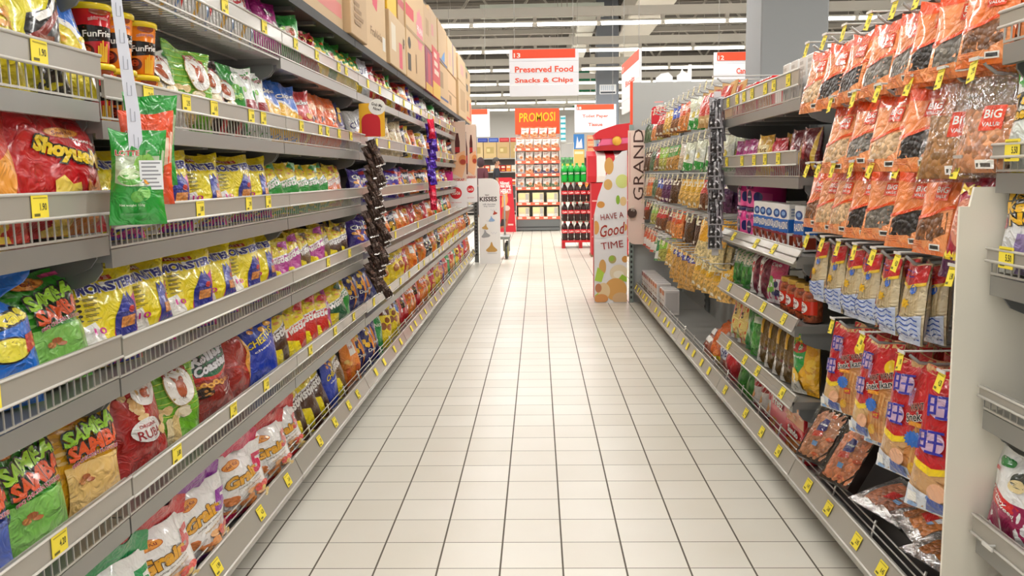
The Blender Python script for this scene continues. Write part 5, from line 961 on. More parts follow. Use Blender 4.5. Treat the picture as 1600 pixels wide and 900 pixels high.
# ---------------------------------------------------------------- signs, displays and what stands beyond the aisle
def hanging_sign(x, y, z0, w, h, num, rows, label, rz=0, wires=True, red='f0522f'):
    t = empty('hanging_sign', (x, y, z0), rz); tag(t, label, 'hanging sign', 'hanging aisle signs')
    b = MB(); m = mat('f1f2f7', 'k'); n = 4
    for i in range(n): b.box(-w/2, w/2, -.012, .012, h*i/n+.002, h*(i+1)/n-.001, m)
    b.obj('sign_board', t)
    b = MB(); b.box(-w/2+.035, w/2-.035, -.015, -.0121, h*.81, h*.995, mat(red, 'k')); b.box(-w/2+.035, w/2-.035, .0121, .015, h*.81, h*.995, mat(red, 'k'))
    S = lambda u, v, off=0: ((u-.5)*w, -.0152-off, v*h)
    decals(b, S, [T(num, .115, .875, .09, .09, WHT, None, 0, 0, 0, .02)], w, h, 'k', L=9)
    b.obj('number_band', t)
    if rows:
        b = MB(); S2 = lambda u, v, off=0: ((u-.5)*w, -.0122-off, v*h)
        decals(b, S2, [T(s, cu, cv, wu, hv, 'ee5a3c', None, 0, 0, 0, .03) for s, cu, cv, wu, hv in rows], w, h, 'k', L=9); b.obj('lettering', t)
    if wires:
        for sx in (-.42, .42):
            b = MB(); b.tube([(w*sx, 0, h-.01), (w*sx, 0, 6.9-z0)], .0035, mat('8f8c86', 'm'), 4); b.obj('suspension_wire', t)
    return t
hanging_sign(.075, 9.0, 2.037, .693, .46, '13', [('Preserved Food', .5, .575, .83, .12), ('Snacks & Chips', .5, .33, .83, .125)], 'white hanging sign 13 Preserved Food, Snacks and Chips over the aisle end')
hanging_sign(2.37, 10.35, 2.11, .693, .50, '12', [('Canned Food', .62, .575, .5, .12)], 'white hanging sign 12 half hidden by the big grey column')
hanging_sign(.975, 15.0, 1.945, .69, .46, '18', [('Toilet Paper', .5, .57, .62, .13), ('Tissue', .5, .28, .34, .115)], 'white hanging sign 18 Toilet Paper, Tissue beyond the cross aisle')
hanging_sign(-1.15, 15.0, 1.90, .71, .46, '14', [], 'white hanging sign with red band half hidden by the end carton')
t = hanging_sign(1.045, 10.0, 1.95, 1.45, .58, '17', [('Biscuits', .5, .55, .5, .1)], 'white hanging sign seen edge on above the end of the right run', rz=-PI/2+.03)
# end panel, post and boards closing the right run
mb = MB(); mb.box(-.50, .50, -.012, .012, 0, 2.12, mat('a9a9a6', 'k')); o = mb.obj('end_board'); o.location = (1.42, 8.64, 0); tag(o, 'tall grey end board with red edges closing the right run', 'board')
for s in (-1, 1):
    mb = MB(); mb.box(-.012, .012, -.016, .016, 0, 2.13, mat('ec5230', 'k')); e = mb.obj('red_edge', o); e.location = (s*.512, 0, 0)
mb = MB(); mb.box(-.02, .02, -.02, .02, 0, 1.72, mat('8f9a94', 'm'))
for k in range(33): mb.box(-.009, .009, -.0212, -.0199, .04+k*.05, .065+k*.05, M_DARK)
o = mb.obj('end_post'); o.location = (.905, 8.60, 0); tag(o, 'perforated grey green post at the far end of the right run', 'post')
def rounded(x0, z0, x1, z1, r, corners='abcd', n=6):
    p = []
    for c, cx, cz, a0 in (('a', x0, z0, PI), ('b', x1, z0, 1.5*PI), ('c', x1, z1, 0), ('d', x0, z1, .5*PI)):
        if c in corners:
            ox = cx+(r if cx == x0 else -r); oz = cz+(r if cz == z0 else -r)
            p += [(ox+r*math.cos(a0+PI/2*k/n), oz+r*math.sin(a0+PI/2*k/n)) for k in range(n+1)]
        else: p.append((cx, cz))
    return p
def board(name, pts, th, base, art, loc, label, cat, w, h, x0=0, rz=0, kind='k', rx=0, group=None):
    b = MB(); b.prism(pts, -th/2, th/2, mat(base, kind), 'y')
    decals(b, lambda u, v, off=0: (x0+u*w, -th/2-off, v*h), art, w, h, 'k', L=9, base=.0008)
    o = b.obj(name); o.location = loc; o.rotation_euler = (rx, 0, rz); return tag(o, label, cat, group)
board('side_board', rounded(0, 0, .16, 1.09, .07, 'a'), .02, 'e9cdbf', [T('GRAND', .62, .70, .62*6.8, .62/6.8, '4a2a22', None, PI/2, 0, 0, .0), R(.08, .55, .14, .98, 'd9a8a0')], (.868, 8.56, .575), 'pink side board with upright dark lettering at the end of the right run', 'board', .16, 1.09)
board('round_badge', [(.046*math.cos(2*PI*k/24), .046*math.sin(2*PI*k/24)) for k in range(24)], .012, '4f3830', [T('NEW', .46, .5, .1*5.2, .19, 'e6d8c8', None, PI/2), T('LOOK', .66, .5, .12*5.2, .17, 'e6d8c8', None, PI/2)], (.905, 8.53, .88), 'round brown badge lettered sideways below the pink side board', 'badge', .092, .092, -.046)
bpy.data.objects['round_badge'].data.transform(Matrix.Translation((0, 0, 0)))
board('red_shelf_card', rounded(-.06, -.07, .06, .07, .03, 'd'), .004, 'c81f2c', [R(.08, .04, .92, .07, 'f0c8c0'), T('EXTRA', .56, .5, .5, .16, WHT, None, .25), T('sugar free', .5, .3, .5, .08, 'f0b8b0', None, .25), R(.2, .72, .8, .78, 'e89a94')], (.99, 7.3, 1.725), 'small red card standing out above the nut packets', 'card', .12, .14, -.06, rz=-.3)
bpy.data.objects['red_shelf_card'].data.transform(Matrix.Identity(4))
# white nut display with red frame at the end of the right run
pn = [(0, 0), (.318, 0), (.318, 1.48), (.27, 1.47), (.21, 1.41), (.15, 1.31), (.09, 1.18), (.04, 1.04), (.0, .86)]
nuts = [E(.45, .90, .14, .055, 'dfa85a', .4), E(.42, .78, .13, .035, 'e0b368', -.3), E(.85, .80, .2, .045, 'd9e28a', .3), E(.72, .68, .06, .03, '8fb83a', .5), E(.2, .65, .12, .022, 'dd9a4a', .2), E(.88, .67, .1, .03, 'e8c890'), E(.05, .50, .1, .045, 'e0a55a'), E(.92, .50, .08, .025, 'dda050'), E(.55, .29, .12, .027, 'b9a86a', .3), E(.53, .295, .08, .018, '9fc04a', .3), E(.94, .29, .1, .022, 'd99a4a'), E(.25, .24, .11, .05, 'd9a55f', -.3), P([(0, .15), (.1, .24), (.3, .2), (.22, .14)], 'b5d44a'), E(.75, .2, .28, .055, 'ead9b8', .1), E(.74, .19, .16, .025, 'f3ead6', .1), P([(.7, .15), (.85, .19), (1, .17), (1, .14)], '9fc63a'), E(.65, .09, .34, .075, 'e2ab62', .2), E(.28, .08, .2, .055, 'e9cda0', -.5), E(.12, .1, .1, .03, 'c9825a'), P([(0, .05), (.12, .07), (.1, .03)], 'b5d44a'), E(.2, .03, .22, .03, 'dd9a5c'), E(.8, .03, .25, .04, 'd9b488')]
b = MB(); b.prism(pn, -.02, .02, mat('ece9ea', 'k'), 'y')
decals(b, lambda u, v, off=0: (u*.318, -.02-off, v*1.48), nuts + [T('HAVE A', .54, .575, .70, .038, '9c2a22', None, .12, 0, 0, .0), T('Good', .54, .485, .74, .075, 'a83428', WHT, .16, .25, 0, .015, .06), T('TIME', .54, .385, .68, .045, '9c2a22', None, .12, 0, 0, .0)], .318, 1.48, 'k', L=9)
o = b.obj('display_board'); o.location = (.545, 8.60, 0); tag(o, 'white nut advertising board reading HAVE A Good TIME on the floor', 'display board')
b = MB(); b.box(-.008, .30, 0, .35, .01, .85, mat('c8202a', 'k')); e = b.obj('red_box', o); e.location = (.02, .021, 0)
# red sweet stand with striped awning and cap
t = empty('sweet_stand', (1.09, 13.6, 0)); tag(t, 'red display stand with striped awning and a peaked top beyond the nut board', 'display stand')
b = MB(); b.box(-.28, .28, -.2, .2, .03, 1.12, mat('c51f28', 'k')); b.box(-.29, .29, -.21, .21, 0, .03, mat('8a6a4a', 'k')); b.obj('stand_body', t)
for k in range(5):
    b = MB(); x0 = -.34+.136*k; b.prism([(-.22, 1.13), (-.30, 1.22), (-.24, 1.52), (.1, 1.60), (.1, 1.12)], x0, x0+.134, mat('d0202a' if k % 2 == 0 else 'f0ece8', 'k')); b.obj('awning_stripe', t)
b = MB(); b.prism([(-.2, 1.60), (.45, 1.60), (.45, 1.72), (-.24, 1.66)], -.22, .16, mat('b51a22', 'k'), 'y'); b.prism([(-.16, 1.67), (.45, 1.72), (.45, 1.82), (-.12, 1.78)], -.2, .14, mat('e86a92', 'k'), 'y'); b.prism([(-.22, 1.77), (.46, 1.80), (.46, 2.02), (.1, 1.98), (-.16, 1.9), (-.24, 1.84)], -.22, .16, mat('cf222c', 'k'), 'y'); b.tube([(.1, -.225, 1.74), (.1, -.235, 1.74)], .07, mat('e0a83a', 'k'), 16); b.obj('peaked_top', t)
b = MB()
for k in range(3): b.box(-.27, .27, -.215, -.2, .3+.27*k, .32+.27*k, mat('e8b0a8', 'k'))
b.obj('stand_ledge', t)
# white chocolate standee and trolley
pk = rounded(0, 0, .30, 1.215, .13, 'c')
def drop(cu, cv, r, c, rot=0):
    pts = [(-1, -.55), (-.6, -.75), (.6, -.75), (1, -.55), (.95, -.3), (.55, .05), (.25, .4), (.08, 1), (-.08, 1), (-.25, .4), (-.55, .05), (-.95, -.3)]
    ca, sa = math.cos(rot), math.sin(rot); k = .30/1.215
    return P([(cu+r*(x*ca-y*sa), cv+r*k*(x*sa+y*ca)) for x, y in pts], c)
board('chocolate_standee', pk, .05, 'eeebe8', [T('KISSES', .46, .76, .80, .05, '3a201c', None, 0, 0, 0, .03), T('TINY', .4, .805, .2, .018, '3a201c'), T('milk chocolate', .5, .70, .6, .018, '8d8a92'), T('big taste', .5, .675, .5, .016, '8d8a92'), drop(.76, .60, .11, 'b5432f', .3), drop(.60, .525, .15, '8fb0d6', .1), drop(.30, .435, .15, 'c9a05a', -.2), drop(.30, .35, .21, 'a5a5a5', .15), drop(.58, .19, .27, 'c79a52'), E(.6, .125, .25, .008, 'd5d2d0'), WV(1, .55, .85, .63, .63, .01, .005, 'c9c9d2'), WV(1, .35, .6, .5, .5, .008, .005, 'c9c9d2'), WV(1, .55, .85, .36, .36, .01, .005, 'c9c9d2')], (-.842, 12.56, 0), 'white chocolate standee with rounded corner reading KISSES at the aisle end', 'standee', .30, 1.215)
t = empty('stock_trolley', (-.62, 13.25, 0)); tag(t, 'stock trolley with yellow wheel parked behind the white chocolate standee', 'trolley')
for sy in (0, .35):
    w_ = MB(); w_.tube([(.12, sy, .125), (.16, sy, .125)], .125, mat('4a4a46', 'g'), 24); w_.tube([(.115, sy, .125), (.165, sy, .125)], .095, mat('d9cf6a', 'g'), 24); w_.tube([(.11, sy, .125), (.17, sy, .125)], .03, mat('6f6f6a', 'm'), 12); w_.obj('wheel', t)
b = MB(); b.prism([(-.03, .12), (.03, .12), (.05, .32), (-.12, .32)], .09, .11, mat('8d918c', 'm')); b.prism([(-.03, .12), (.03, .12), (.05, .32), (-.12, .32)], .17, .19, mat('8d918c', 'm')); b.box(-.25, .19, -.1, .5, .3, .34, mat('8d918c', 'm')); b.obj('trolley_frame', t)
b = MB(); b.tube([(-.2, .48, .33), (-.2, .5, .95), (.1, .5, .95), (.1, .48, .33)], .014, mat('a9aca8', 'm'), 8); b.obj('handle', t)
# cola cards wrapped round the left shelf ends
def cola(x0, y, w, z0, h, label):
    pts = rounded(0, 0, w, h*.93, .025, 'ab')[:-2] + [(w, h), (w*.66, h), (w*.6, h*.78), (w*.42, h*.78), (w*.38, h), (0, h*.97)]
    art = [R(0, .31, 1, .99, 'e3c8b4'), P([(.1, .36), (.1, .70), (.17, .80), (.17, .9), (.26, .9), (.26, .80), (.33, .70), (.33, .36)], '5a1a14'), R(.1, .5, .33, .6, 'c81f24'), P([(.5, .62), (.5, .76), (.57, .86), (.66, .86), (.72, .76), (.72, .62)], '4f1812'), R(.5, .64, .72, .7, 'b51f22'), P([(.35, .4), (.5, .62), (.95, .66), (1, .5), (.8, .34)], 'eeb68a'), E(.85, .55, .2, .06, 'dd8a4a'), E(.85, .53, .14, .03, 'b5402a'),
           R(0, 0, 1, .27, 'f1eeee'), E(.5, .17, .27, .27*w/h, 'd5202a'), T('Coca-Cola', .5, .17, .4, .035, WHT, None, .05, .2), T('PELENGKAP', .5, .325, .8, .03, 'c8464a'), T('segar bersama', .5, .06, .5, .012, 'd0565a')]
    board('cola_card', pts, .006, 'f1eeee', art, (x0, y, z0), label, 'card', w, h)
cola(-1.048, 10.0, .245, .90, .97, 'cola advertising card with red disc clipped on the far left shelves, nearer one')
cola(-.955, 11.4, .175, .915, 1.0, 'cola advertising card with red disc behind the other, at the left run end')
board('pink_shelf_card', rounded(-.06, -.055, .06, .055, .012), .004, 'f03f9a', [T('Baru!', .5, .42, .66, .3, '8c1450', None, PI, 0, 0, .03), R(.4, .74, .6, .8, '8c1450')], (-.98, 9.6, 1.25), 'bright pink card with upside down lettering beside the cola cards', 'card', .12, .11, -.06)
pc = rounded(-.068, -.09, .068, .085, .008); bub = [(.03+.045*math.cos(2*PI*k/20), .065+.042*math.sin(2*PI*k/20)) for k in range(20)]
b = MB(); b.prism(pc, -.003, .003, mat('f0b52a', 'k'), 'y'); o = b.obj('promotion_card'); o.location = (-.875, 4.72, 1.565); tag(o, 'yellow promotion card with red patch and speech bubble on a left shelf edge', 'card')
decals(b, lambda u, v, off=0: (0, 0, 0), [], 1, 1)
b = MB(); b.prism(bub, -.006, -.003, mat('efece4', 'k'), 'y'); decals(b, lambda u, v, off=0: (-.015+.09*u, -.006-off, .02+.09*v), [T('Grab Me', .5, .62, .66, .17, '2a2420', None, -.25), T('Now!', .5, .38, .44, .17, '2a2420', None, -.25)], .09, .09, 'k', L=9); b.obj('speech_bubble', o)
b = MB(); b.prism(rounded(-.055, -.088, .045, .03, .04, 'cd'), -.0055, -.003, mat('c8202a', 'k'), 'y'); b.obj('red_patch', o)
# promotion stand across the cross aisle
PX, PY = .005, 19.7
t = empty('promotion_stand', (PX, PY, 0)); tag(t, 'promotion shelf stand under the orange PROMOSI board across the cross aisle', 'shelf stand')
b = MB(); b.box(-.49, .49, .0, .55, .02, .30, mat('6b6d6c', 'k')); b.box(-.47, .47, -.005, 0, .08, .1, M_DARK); b.obj('plinth', t)
b = MB(); b.box(-.49, .49, .5, .55, .3, 2.3, mat('d9d5cf', 'k')); b.obj('back_panel', t)
for s in (-1, 1):
    b = MB(); b.box(s*.49-.01, s*.49+.01, 0, .52, .02, 1.9, mat('cfcbc5', 'k')); b.obj('side_panel', t)
for z in (.307, .621, .961, 1.258, 1.54, 1.82):
    b = MB(); b.box(-.48, .48, .0, .5, z-.03, z+.01, mat('e6e2dc', 'k')); sh = b.obj('shelf_board', t)
    b = MB(); b.box(-.49, .49, -.012, 0, z-.045, z+.02, mat('e8674a', 'k'))
    for k in range(5): b.box(-.45+.19*k, -.36+.19*k, -.0135, -.012, z-.03, z+.01, mat('f3dcc8', 'k'))
    b.obj('price_rail', sh)
board('promotion_board', [(-.5, 0), (.5, 0), (.5, .56), (-.5, .58)], .03, 'f2562a', [T('PROMOSI', .5, .66, .80, .34, 'f7c81f', None, .02, .05, 0, .012)], (PX, PY+.42, 2.16), 'orange board with yellow handwriting PROMOSI above the promotion stand', 'sign board', 1.0, .57, -.5)
for k, c, lk in (('PKO', 'd9792f', 'white and amber drink pack'), ('PKP', '33265f', 'white and indigo drink pack'), ('PKG', '3f6a3a', 'white and green drink pack'), ('PKS', 'b9bac0', 'silver drink pack')):
    bagp(k, lk, .19, .23, .08, 'ece6e0', [P([(0, 0), (0, .35), (.4, .28), (1, .4), (1, 0)], c), E(.6, .32, .25, .17, 'e8b184'), E(.6, .34, .16, .1, 'b9652f'), T('Kopi', .4, .68, .5, .16, 'a8432f', None, .15), R(0, .9, 1, 1, c)], name='drink_pack', cat='pack of drink powder')
cprod('CRM', 'cream box pack with price card', .25, .22, .2, 'ddd2a5', [R(.05, .5, .6, .95, 'e6dca0'), R(.66, .2, .95, .9, 'b5aea5'), R(.05, .04, .6, .3, 'efe9e2'), R(.66, .03, .95, .28, WHT), T('9.90', .8, .15, .2, .12, '5a5048')], name='drink_carton', cat='carton of drink')
PR = [(1.832, ['PKO']*5, 0), (2.07, ['PKO']*4, .1), (1.552, ['PKS', 'PKO', 'PKO', 'PKO', 'PKO'], 0), (1.27, ['PKS', 'PKO', 'PKP', 'PKP', 'PKP'], 0), (.973, ['PKS', 'PKG', 'PKO', 'PKG', 'PKG'], 0), (.633, ['CRM']*3, 0), (.319, ['CRM']*3, 0)]
RWN = ['top shelf', 'second tier of the top shelf', 'second shelf', 'third shelf', 'fourth shelf', 'fifth shelf', 'lowest shelf']
for (z, ks, dx), rn in zip(PR, RWN):
    for i, k in enumerate(ks):
        x = PX-.48+.96*(i+.5)/len(ks)+dx*(1 if len(ks) == 4 else 0)*.9 if len(ks) != 4 else PX-.28+.2*i
        put(k, (x, PY+.12, z), 0, -.1 if k != 'CRM' else 0, '%s, %s in, %s, promotion stand' % (PROD[k]['look'], ORD[i], rn), '%s goods on the promotion stand' % PROD[k]['cat'])
hangp('GSK', 'green drink sachet strip', .10, .24, .04, '2f8f3a', [R(.1, .2, .9, .4, 'd9c83a'), R(.2, .5, .8, .8, '17602a'), R(0, .0, 1, .08, 'a8cf5a')], 'drink_sachet', 'sachet')
t = empty('side_rack', (.66, 19.75, 0)); tag(t, 'slim wire side rack with green sachets beside the promotion stand', 'rack')
b = MB()
for x in (-.14, .14): b.tube([(x, .05, 0), (x, .05, 1.95)], .012, M_WIRE, 6)
for z in (.3, .9, 1.30, 1.62, 1.93): b.tube([(-.14, .05, z), (.14, .05, z)], .008, M_WIRE, 6); b.tube([(-.14, .05, z), (-.14, -.1, z)], .006, M_WIRE, 6)
b.obj('rack_frame', t)
for j, z in enumerate((1.60, 1.28)):
    for i in range(3): put('GSK', (.57+.09*i, 19.68, z), .2, -.1, 'green drink sachet, %s on the %s row of the slim rack' % (ORD[i], 'upper' if j == 0 else 'lower'), 'green sachets on the slim rack')
cprod('TEAL', 'teal and white tissue pack', .11, .11, .1, 'cfe3e6', [R(0, .3, 1, .7, '2f9fae')], name='tissue_pack', cat='pack of tissues')
t = empty('tissue_ladder', (.57, 19.62, 0)); 
for i in range(5): put('TEAL', (.575, 19.83, 1.975+.112*i), 0, 0, 'teal and white tissue pack, %s from bottom of the stack above the slim rack' % ORD[i], 'tissue packs stacked above the slim rack')
bpy.data.objects.remove(t)
mb = MB(); mb.box(-.08, .08, -.07, .07, -.008, 0, M_WIRE); o = mb.obj('rack_tray'); o.location = (.575, 19.83, 1.974); tag(o, 'small wire tray on top of the slim rack carrying the tissue stack', 'tray')
# bottles on a red pallet
def bottle(key, drink, label_c, cap_c, txt, look, h=.318):
    def build():
        t = empty('drink_bottle'); r = .0515; b = MB()
        b.lathe([(r*.7, .0), (r*.95, .006), (r, .03), (r*.93, .06), (r, .09), (r*.97, .15), (r, .2), (r*.93, .23), (r*.6, .265), (r*.36, .285), (r*.3, h-.02)], mat(drink, 'g'), 14); b.obj('bottle_body', t)
        b = MB(); S = round_S(r+.0005, r+.0005, .065, .12, PI*1.6); vs = [S(i/14, j) for j in (0, 1) for i in range(15)]; b.add(vs, [(i, i+1, i+16, i+15) for i in range(14)], mat(label_c, 'g'), True)
        decals(b, S, [T(txt, .5, .5, .3, .5, WHT, None, .1)], r*PI*1.6, .065, 'g', L=.02); b.obj('label', t)
        b = MB(); b.lathe([(r*.36, h-.025), (r*.36, h), (r*.3, h+.003)], mat(cap_c, 'g'), 10); b.obj('cap', t); return t
    prod(key, 'drink_bottle', 'bottle', look, .092, .092, build)
bottle('COLA', '33201e', 'd0202c', 'c81f28', 'Coke', 'dark cola bottle with red label'); bottle('LIME', '1fae3f', '1a7a34', '17a03a', 'Lime', 'bright green lime drink bottle')
t = empty('pallet', (.72, 15.2, 0)); tag(t, 'red plastic pallet under the stacked drink bottles', 'pallet')
b = MB(); b.box(-.32, .32, -.2, .3, .1, .137, mat('c4242a', 'g')); b.obj('deck', t)
for x in (-.29, 0, .29):
    b = MB(); b.box(x-.03, x+.03, -.2, .3, 0, .1, mat('b01f25', 'g')); b.obj('runner', t)
for L in range(4):
    z = .138+.3275*L
    for r_ in range(3):
        for i in range(6):
            if r_ and 0 < i < 6 and L < 3: continue
            put('LIME' if L == 3 else 'COLA', (.72-.265+.106*i, 15.06+.106*r_, z), 0, 0, '%s, layer %s, %s row, %s from the aisle side' % ('bright green lime drink bottle' if L == 3 else 'dark cola bottle', ['one', 'two', 'three', 'four'][L], ['front', 'middle', 'back'][r_], ORD[i]), 'bottles stacked on the red pallet')
    if L < 3:
        mb = MB(); mb.box(-.32, .32, -.06, .27, 0, .004, mat('a8896a', 'k')); o = mb.obj('layer_sheet'); o.location = (.72, 15.06, z+.3222); tag(o, 'thin card sheet on top of the %s layer of bottles' % ORD[L], 'card sheet')
# red banner leaning left of the promotion stand
board('drink_banner', [(-.2, 0), (.2, 0), (.12, 1.2), (-.17, 1.2)], .02, 'c5202c', [T('Nikmati', .40, .90, .5, .06, WHT, None, 0, 0, 0, .02), T('rasa yang', .44, .83, .56, .06, WHT, None, 0, 0, 0, .02), T('HEBAT!', .46, .75, .56, .08, WHT, None, 0, 0, 0, .03), E(.4, .60, .18, .1, 'ec8448', .5), P([(.2, .45), (.3, .7), (.55, .72), (.5, .5)], 'ee9a5c'), P([(.12, .06), (.5, .1), (.68, .42), (.3, .46)], 'a85c3a'), P([(.1, .1), (.4, .12), (.46, .24), (.2, .24)], '2a1c1c'), E(.5, .44, .18, .05, 'd9b5a8'), R(.55, .12, .85, .15, 'e8b0a8')], (-.69, 19.55, 0), 'red drink banner with a tilted glass leaning beside the promotion stand', 'banner', .4, 1.2, -.2)
# far shelving behind the cross aisle
def far_unit(x0, x1, y, top, label):
    t = empty('far_shelving', ((x0+x1)/2, y, 0)); w = (x1-x0)/2; tag(t, label, 'shelving')
    b = MB(); b.box(-w, w, .4, .45, 0, top, mat('6f6d6a', 'k')); b.obj('back_panel', t)
    for k in range(5):
        z = .1+(top-.1)*k/4; b = MB(); b.box(-w, w, 0, .42, z-.03, z, mat('b5aea5', 'k')); b.obj('shelf_board', t)
    return t
far_unit(-3.2, -.45, 28, 1.78, 'far shelving of red packets beyond the cross aisle, left of the promotion stand')
cc = ['c8262f', 'e0522a', 'd03a4a', 'ea7a3a', 'b51f2a', 'd9d2c8']
for k, c in enumerate(cc): cprod('FR%d' % k, ['scarlet', 'orange', 'rose red', 'amber', 'dark red', 'white'][k]+' far packet', .15, .2, .1, c, [R(.15, .55, .85, .85, 'f0d8c0'), R(.15, .15, .85, .3, 'f0b54a')], name='far_packet', cat='packet')
r = random.Random(3)
for j, z in enumerate((.94, 1.36)):
    for i in range(16): put('FR%d' % r.randrange(6), (-3.1+.168*i, 28.12, z+.001), 0, 0, 'small red or orange packet, %s on the %s row of the far left shelving' % (ORD[i], ('lower', 'upper')[j]), 'packets on the far left shelving')
for i in range(6):
    xcol = ['c9b27a', 'c2b06a', 'd3b98a', 'cfb27e', 'c7a878', 'bda06c'][i]
    b = carton_mb(.40, .50, .36, xcol, [R(.2, .3, .8, .7, 'b89f62'), R(.25, .4, .5, .6, 'd9c78f')]); o = b.obj('storage_carton'); o.location = (-2.75+.42*i, 28.2, 1.781); tag(o, 'tan carton on the far left shelving, %s in its row' % ORD[i], 'carton', 'cartons on the far left shelving')
for i in range(4):
    b = carton_mb(.30, .13, .3, ['2f3f9c', '3a55b5', 'c02a34', 'cc3a3c'][i], [R(.1, .3, .9, .7, ['4f66c0', '6f8ad0', 'd95a5a', 'e07a6a'][i])]); o = b.obj('storage_carton'); o.location = (-1.72+.34*i, 28.2, 2.283); tag(o, ['navy', 'blue', 'crimson', 'red'][i]+' flat carton lying on the far tan cartons', 'carton', 'flat cartons on the far tan cartons')
far_unit(.95, 3.4, 23.2, 1.7, 'far shelving beyond the cross aisle, to the right of the promotion stand')
board('picture_poster', rounded(-.14, -.28, .14, .28, .01), .02, 'c9a85a', [R(.0, .3, 1, 1, '2f6fae'), P([(.2, .35), (.35, .9), (.5, .6), (.75, .8), (.85, .35)], 'c9cdd6'), R(.1, .08, .9, .2, 'e0d6b0')], (1.08, 23.188, 1.72), 'blue and ochre poster on the far right shelving', 'poster', .28, .56, -.14)
for i in range(3):
    b = carton_mb(.17, .18, .3, 'c99068', [R(.1, .2, .9, .4, 'b5402f'), R(.1, .6, .9, .7, 'd9b08a')]); o = b.obj('storage_carton'); o.location = (1.38, 23.3, 1.701+.182*i); tag(o, 'narrow tan carton on the far right shelving, %s from the bottom' % ORD[i], 'carton', 'narrow cartons on the far right shelving')
board('purple_poster', rounded(-.3, -.4, .3, .4, .01), .02, '3a2f80', [R(.1, .75, .8, .9, 'd0304a'), T('W', .2, .5, .22, .2, WHT), T('V', .6, .22, .5, .3, WHT)], (1.85, 23.188, 1.62), 'purple poster with white letters on the far right shelving', 'poster', .6, .8, -.3)
for j in range(2):
    for i in range(10): put('FR%d' % r.randrange(6), (1.1+.22*i, 23.32, (.5, .9)[j]+.001+(.1+1.6*0)*0), 0, 0, 'small red or orange packet, %s on the %s row of the far right shelving' % (ORD[i], ('lower', 'upper')[j]), 'packets on the far right shelving')
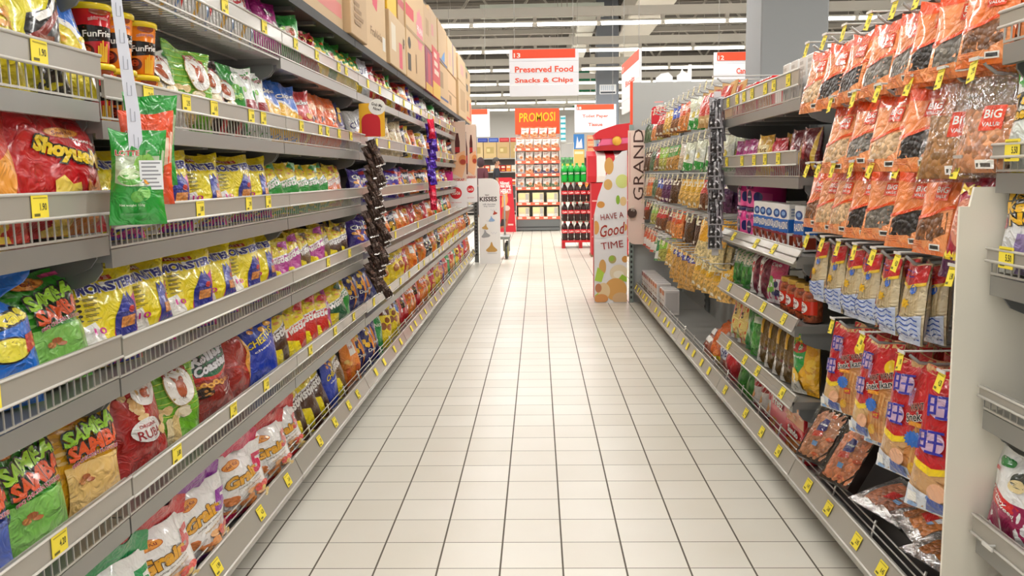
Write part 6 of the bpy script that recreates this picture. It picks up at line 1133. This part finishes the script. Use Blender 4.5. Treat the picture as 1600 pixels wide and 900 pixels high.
# two shoppers by the far left shelving
def skin(name, verts, edges, radii, m, parent=None):
    me = bpy.data.meshes.new(name); me.from_pydata(verts, edges, []); me.materials.append(m)
    o = bpy.data.objects.new(name, me); COL.objects.link(o); o.parent = parent
    sk = o.modifiers.new('skin', 'SKIN'); sk.use_smooth_shade = True
    for i, rd in enumerate(radii): me.skin_vertices[0].data[i].radius = (rd if isinstance(rd, tuple) else (rd, rd))
    me.skin_vertices[0].data[0].use_root = True
    o.modifiers.new('subdivision', 'SUBSURF').levels = 2; o.modifiers[-1].render_levels = 2
    return o
def person(x, y, rz, skin_c, top_c, leg_c, hair_c, label, scarf=None):
    V = [(0, 0, .95), (0, 0, 1.12), (0, .01, 1.32), (0, 0, 1.46), (0, -.005, 1.53), (0, -.015, 1.60), (0, -.01, 1.68)]
    Ed = [(i, i+1) for i in range(6)]; Rr = [(.15, .11), (.145, .1), (.165, .11), (.07, .06), (.052, .05), (.07, .085), (.065, .08)]
    for s in (-1, 1):
        k = len(V); V += [(s*.17, 0, 1.40), (s*.215, .02, 1.13), (s*.2, -.10, .93), (s*.195, -.15, .87)]; Ed += [(2, k), (k, k+1), (k+1, k+2), (k+2, k+3)]; Rr += [.06, .043, .032, (.035, .018)]
        h = len(V)
        for f in range(4): V += [(s*(.18+.012*f), -.19-.006*(f % 3), .84), (s*(.18+.012*f), -.205, .805)]; Ed += [(k+3, h+2*f), (h+2*f, h+2*f+1)]; Rr += [.009, .008]
        h2 = len(V); V += [(s*.16, -.17, .85), (s*.15, -.19, .83)]; Ed += [(k+2, h2), (h2, h2+1)]; Rr += [.01, .009]
        k = len(V); V += [(s*.09, 0, .88), (s*.1, -.01, .5), (s*.1, .02, .09), (s*.1, -.13, .03)]; Ed += [(0, k), (k, k+1), (k+1, k+2), (k+2, k+3)]; Rr += [.085, .055, .038, .035]
    o = skin('person', V, Ed, Rr, mat(skin_c, 'k')); o.location = (x, y, 0); o.rotation_euler = (0, 0, rz); tag(o, label, 'person', 'shoppers by the far shelving')
    T_ = [(0, 0, .92), (0, 0, 1.12), (0, .01, 1.32), (0, 0, 1.45)]; E2 = [(0, 1), (1, 2), (2, 3)]; R2 = [(.17, .13), (.165, .12), (.185, .13), (.08, .07)]
    for s in (-1, 1): k = len(T_); T_ += [(s*.175, 0, 1.40), (s*.22, .02, 1.15)]; E2 += [(2, k), (k, k+1)]; R2 += [.078, .062]
    skin('shirt', T_, E2, R2, mat(top_c, 'w'), o)
    L_ = [(0, 0, .92)]; E3 = []; R3 = [(.16, .13)]
    for s in (-1, 1): k = len(L_); L_ += [(s*.09, 0, .86), (s*.1, -.005, .5), (s*.1, .02, .1)]; E3 += [(0, k), (k, k+1), (k+1, k+2)]; R3 += [.1, .075, .06]
    skin('trousers', L_, E3, R3, mat(leg_c, 'w'), o)
    b = MB()
    for s in (-1, 1):
        b.lathe([(.0005, -.012), (.006, -.01), (.006, .002), (.0005, .004)], mat('20181a', 'g'), 8)
        b.v[-32:] = [(p[0]+s*.028, p[1]-.088, p[2]+1.635) for p in b.v[-32:]]
    b.prism([(-.085, 1.57), (-.118, 1.585), (-.09, 1.635)], -.012, .012, mat(skin_c, 'k')); b.box(-.024, .024, -.092, -.083, 1.548, 1.556, mat('8c4a42', 'k')); b.obj('face', o)
    for s in (-1, 1):
        b = MB(); b.lathe([(.002, -.03), (.018, -.015), (.02, .015), (.002, .032)], mat(skin_c, 'k'), 8); e = b.obj('ear', o); e.location = (s*.078, .005, 1.63); e.scale = (.5, 1, 1)
    bm = bmesh.new(); bmesh.ops.create_uvsphere(bm, u_segments=18, v_segments=12, radius=1)
    for v in bm.verts:
        v.co = Vector((v.co.x*(.092 if not scarf else .11), v.co.y*(.105 if not scarf else .12)+.012, v.co.z*(.10 if not scarf else .15)+(1.675 if not scarf else 1.62)))
        if not scarf and v.co.y < -.03 and v.co.z < 1.69: v.co.y = -.03
        if scarf and v.co.y < -.07: v.co.y = -.07
    me = bpy.data.meshes.new('hair'); bm.to_mesh(me); bm.free(); me.materials.append(mat(hair_c, 'w')); me.polygons.foreach_set('use_smooth', [True]*len(me.polygons))
    hh = bpy.data.objects.new('headscarf' if scarf else 'hair', me); COL.objects.link(hh); hh.parent = o
person(-1.20, 26.0, PI*.55, 'b98567', '2a2c33', '3a3a40', '4a4440', 'man in a dark shirt with short grey hair standing by the far shelving')
person(-1.62, 25.4, PI*.8, 'b08060', '5a2a35', '33303a', '3f2a30', 'person in a dark maroon headscarf standing beside the man in the dark shirt', scarf=True)

for i, (x, pts) in enumerate(((1.02, [(0, 0), (.16, 0), (.16, .05), (.12, .09), (.05, .08), (0, .04)]), (1.22, [(0, 0), (.14, 0), (.14, .16), (.11, .16), (.10, .08), (.06, .10), (.05, .13), (.03, .08), (0, .06)]))):
    mb = MB(); mb.prism(pts, -.004, .004, mat('f2f2f4', 'k'), 'y'); o = mb.obj('paper_cutout'); o.location = (x+.12, 8.64, 2.12); tag(o, 'small white paper cut-out standing on the grey end board, %s one' % ('lower', 'taller')[i], 'cut-out')
